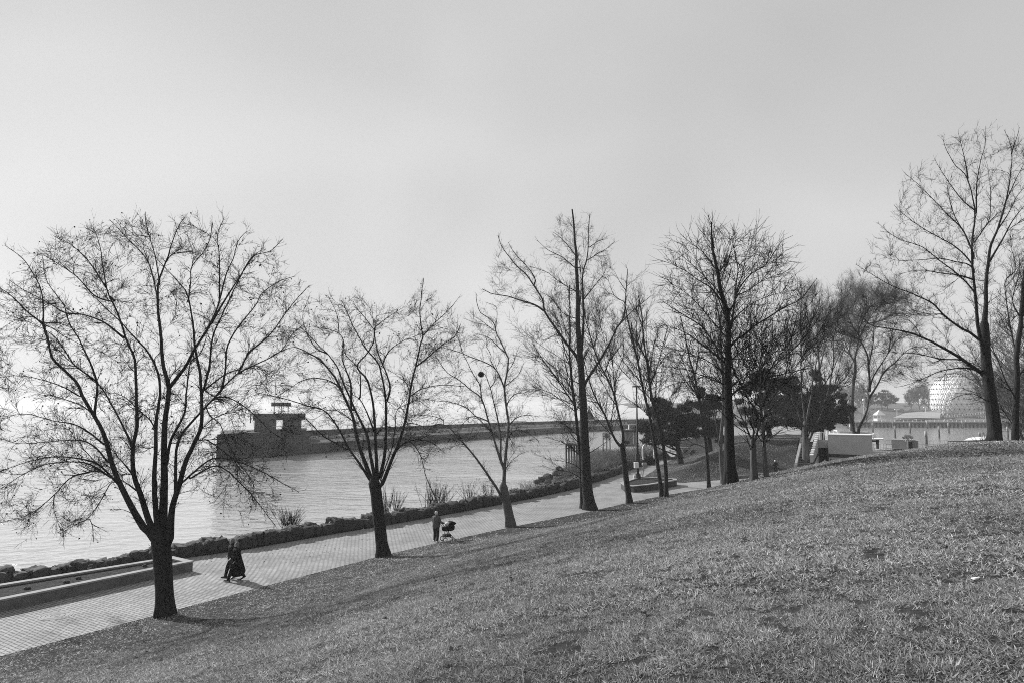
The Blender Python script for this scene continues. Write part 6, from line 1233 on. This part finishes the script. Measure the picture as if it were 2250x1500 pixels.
# jogger and the couple near the garage
p = pz(1704, 1042); person('jogger in dark clothes and white cap on the path at the foot of the mound', (p[0], p[1], 0), math.atan2(-.8, -.55), 1.72, dict(elL=(-.28, -.12, 1.18), wrL=(-.20, .12, 1.12), elR=(.26, .06, 1.16), wrR=(.16, .26, 1.28), knL=(-.09, .24, .55), anL=(-.09, .22, .12), knR=(.09, -.05, .52), anR=(.09, -.38, .28), toeR=(0, 1, -.8)), dict(skin='skin', legs='cloth_dark', top='cloth_dark', shoe='shoe_white', hair='white', hat='cap'), 'jacket')
p = pz(1813, 1037); person('person in a pale coat leaning forward, only the upper body above the grass crest', (p[0], p[1], 0), math.atan2(.5, .5), 1.66, dict(WALKJ, chest=(0, .06, 1.35), head=(0, .12, 1.58)), dict(skin='skin', legs='cloth_dark', top='cloth_pale', shoe='shoe_black', hair='hair_dark'), 'jacket', 'two people near the garage')
p = pz(1827, 1037); person('person in a dark grey coat by the pale block, seen above the grass crest', (p[0], p[1], 0), math.atan2(.5, .5), 1.66, dict(WALKJ), dict(skin='skin', legs='cloth_dark', top='cloth_mid', shoe='shoe_black', hair='hair_dark'), 'jacket', 'two people near the garage')
# ------------------------------------------------------------------ grass, fallen leaves
def blade_mat():
    m = bpy.data.materials.new('grass_blade'); m.use_nodes = True; t = m.node_tree; t.nodes.clear(); out = t.nodes.new('ShaderNodeOutputMaterial'); at = t.nodes.new('ShaderNodeAttribute'); at.attribute_name = 'tone'
    r = t.nodes.new('ShaderNodeValToRGB'); r.color_ramp.elements[0].color = g3(.045); r.color_ramp.elements[1].color = g3(.62); e = r.color_ramp.elements.new(.55); e.color = g3(.30); t.links.new(at.outputs['Fac'], r.inputs[0])
    d = t.nodes.new('ShaderNodeBsdfDiffuse'); tr = t.nodes.new('ShaderNodeBsdfTranslucent'); mx = t.nodes.new('ShaderNodeMixShader'); mx.inputs[0].default_value = .35
    t.links.new(r.outputs[0], d.inputs[0]); t.links.new(r.outputs[0], tr.inputs[0]); t.links.new(d.outputs[0], mx.inputs[1]); t.links.new(tr.outputs[0], mx.inputs[2]); t.links.new(mx.outputs[0], out.inputs[0]); return m
M['blade'] = blade_mat()
rng = np.random.default_rng(99)
def scatter(n, r0, r1, a0=-46, a1=46):
    r = np.sqrt(rng.uniform(r0*r0, r1*r1, n)); a = R_(1)*rng.uniform(a0, a1, n); X = r*np.sin(a); Y = r*np.cos(a); s = poly_sdist(EDGE, X, Y); k = s > .06-.30*vnoise(X, Y, .3, 77)**2; return X[k], Y[k], r[k], s[k]
Xs = []; Hs = []; Ws = []
for (n, r0, r1, h, w) in ((230000, 3.2, 7, .05, .0055), (260000, 7, 13, .055, .0085), (320000, 13, 24, .06, .011), (260000, 24, 42, .07, .019), (130000, 42, 95, .09, .04)):
    X, Y, r, s = scatter(n, r0, r1); g_ = max(.09, r0*.006); clump = vnoise(X, Y, g_, 21)*.55+vnoise(X, Y, g_*2.6, 22)*.45; k = clump > .22+.14*rng.random(len(X)); X = X[k]; Y = Y[k]; cl = clump[k]
    Z = hz(X, Y); m = len(X); big = .7+.7*np.clip(cl-.25, 0, 1)
    D = rng.normal(size=(m, 3))*.9; D[:, 0] += (vnoise(X, Y, g_*2, 24)-.5)*1.2; D[:, 1] += (vnoise(X, Y, g_*2, 25)-.5)*1.2; D[:, 2] = .5; D /= np.linalg.norm(D, axis=1, keepdims=True)
    W = np.cross(D, rng.normal(size=(m, 3))); W /= np.linalg.norm(W, axis=1, keepdims=True); hh = (h*big*(.6+.9*rng.random(m)))[:, None]; ww = w*(.6+.8*rng.random(m))[:, None]
    P = np.stack([X, Y, Z-.005], 1); V = np.stack([P-W*ww, P+W*ww, P+D*hh], 1)
    tone = np.clip(.0+.14*vnoise(X, Y, .6, 31)+.20*vnoise(X, Y, 2.2, 32)+.16*vnoise(X, Y, g_*1.5, 33)+.66*rng.random(m)**1.4+.2*(cl-.45), 0, 1); Xs.append(V.reshape(-1, 3)); Hs.append(np.repeat(tone, 3))
V = np.concatenate(Xs); print('BLADES', len(V)//3)
g = mesh_np('grass', V, np.arange(len(V)).reshape(-1, 3), M['blade'], smooth=False, attr={'tone': np.concatenate(Hs)}); tag(g, 'short rough winter grass covering the slope', 'grass', kind='stuff')
# mound grass, coarser
n = 60000; X = rng.uniform(14, 52, n); Y = rng.uniform(72, 112, n); k = (poly_sdist(SIDE, X, Y) > .1) & (-poly_sdist(FARK, X, Y) > .1) & (poly_sdist(STAIRL, X, Y) < -.6); X = X[k]; Y = Y[k]; m = len(X); Z = hz(X, Y); D = rng.normal(size=(m, 3))*.7; D[:, 2] = .8; D /= np.linalg.norm(D, axis=1, keepdims=True); W = np.cross(D, rng.normal(size=(m, 3))); W /= np.linalg.norm(W, axis=1, keepdims=True); P = np.stack([X, Y, Z], 1)
V = np.stack([P-W*.03, P+W*.03, P+D*(.07+.07*rng.random((m, 1)))], 1).reshape(-1, 3); tone = np.repeat(np.clip(.1+.35*vnoise(X, Y, 1.2, 41)+.3*rng.random(m), 0, 1), 3)
tag(mesh_np('grass', V, np.arange(len(V)).reshape(-1, 3), M['blade'], smooth=False, attr={'tone': tone}), 'short grass covering the second mound', 'grass', kind='stuff')
# fallen leaves, some pale
n = 2600; X, Y, r, s = scatter(n, 4, 60); m = len(X); nl = 420; 
u = rng.uniform(3, 60, nl); wpos = np.array([on_wall(v)[0] for v in u]); X = np.concatenate([X, wpos[:, 0]+rng.uniform(.3, 5, nl)]); Y = np.concatenate([Y, wpos[:, 1]-rng.uniform(.2, 2.5, nl)]); s_ = poly_sdist(EDGE, X, Y); Z = np.where(s_ > .1, hz(X, Y)+.03, .012); m = len(X)
A = rng.random(m)*6.28; sz = .022+.03*rng.random(m); P = np.stack([X, Y, Z], 1); U = np.stack([np.cos(A), np.sin(A), rng.normal(size=m)*.3], 1)*sz[:, None]; W = np.stack([-np.sin(A), np.cos(A), rng.normal(size=m)*.3], 1)*sz[:, None]*.7
V = np.stack([P-U, P+W, P+U, P-W], 1).reshape(-1, 3); V[:, 2] = np.maximum(V[:, 2], np.repeat(Z, 4)-.008)
o = mesh_np('fallen_leaves', V, np.arange(m*4).reshape(m, 4), M['blade'], smooth=False, attr={'tone': np.repeat(np.clip(.6*rng.random(m)**2, 0, 1), 4)}); tag(o, 'scattered fallen leaves on the grass and along the wall foot', 'leaf litter', kind='stuff')
p = hit(2143, 1280); k_ = MB().box((0, 0, .02), (.06, .03, .01), rz=.4).box((.04, .015, .02), (.035, .025, .008), rz=1.0, tilt=.4); o = k_.build('paper_scrap', M['white']); o.location = tuple(p+np.array([0, 0, .02])); tag(o, 'crumpled white paper scrap on the grass at lower right', 'litter')
# ------------------------------------------------------------------ haze
HAZE = .00035
m = bpy.data.materials.new('haze'); m.use_nodes = True; t = m.node_tree; t.nodes.clear(); out = t.nodes.new('ShaderNodeOutputMaterial'); v = t.nodes.new('ShaderNodeVolumePrincipled'); v.inputs['Color'].default_value = g3(.92); v.inputs['Density'].default_value = HAZE; v.inputs['Anisotropy'].default_value = .2
t.links.new(v.outputs[0], out.inputs['Volume'])
b = MB(); b.box((300, 1400, 17), (2*2600, 2*2600, 44)); hzb = b.build('haze', m); tag(hzb, kind='stuff'); hzb['label'] = 'thin pale haze over the lake and far shore'; hzb['category'] = 'haze'
hzb.visible_shadow = True
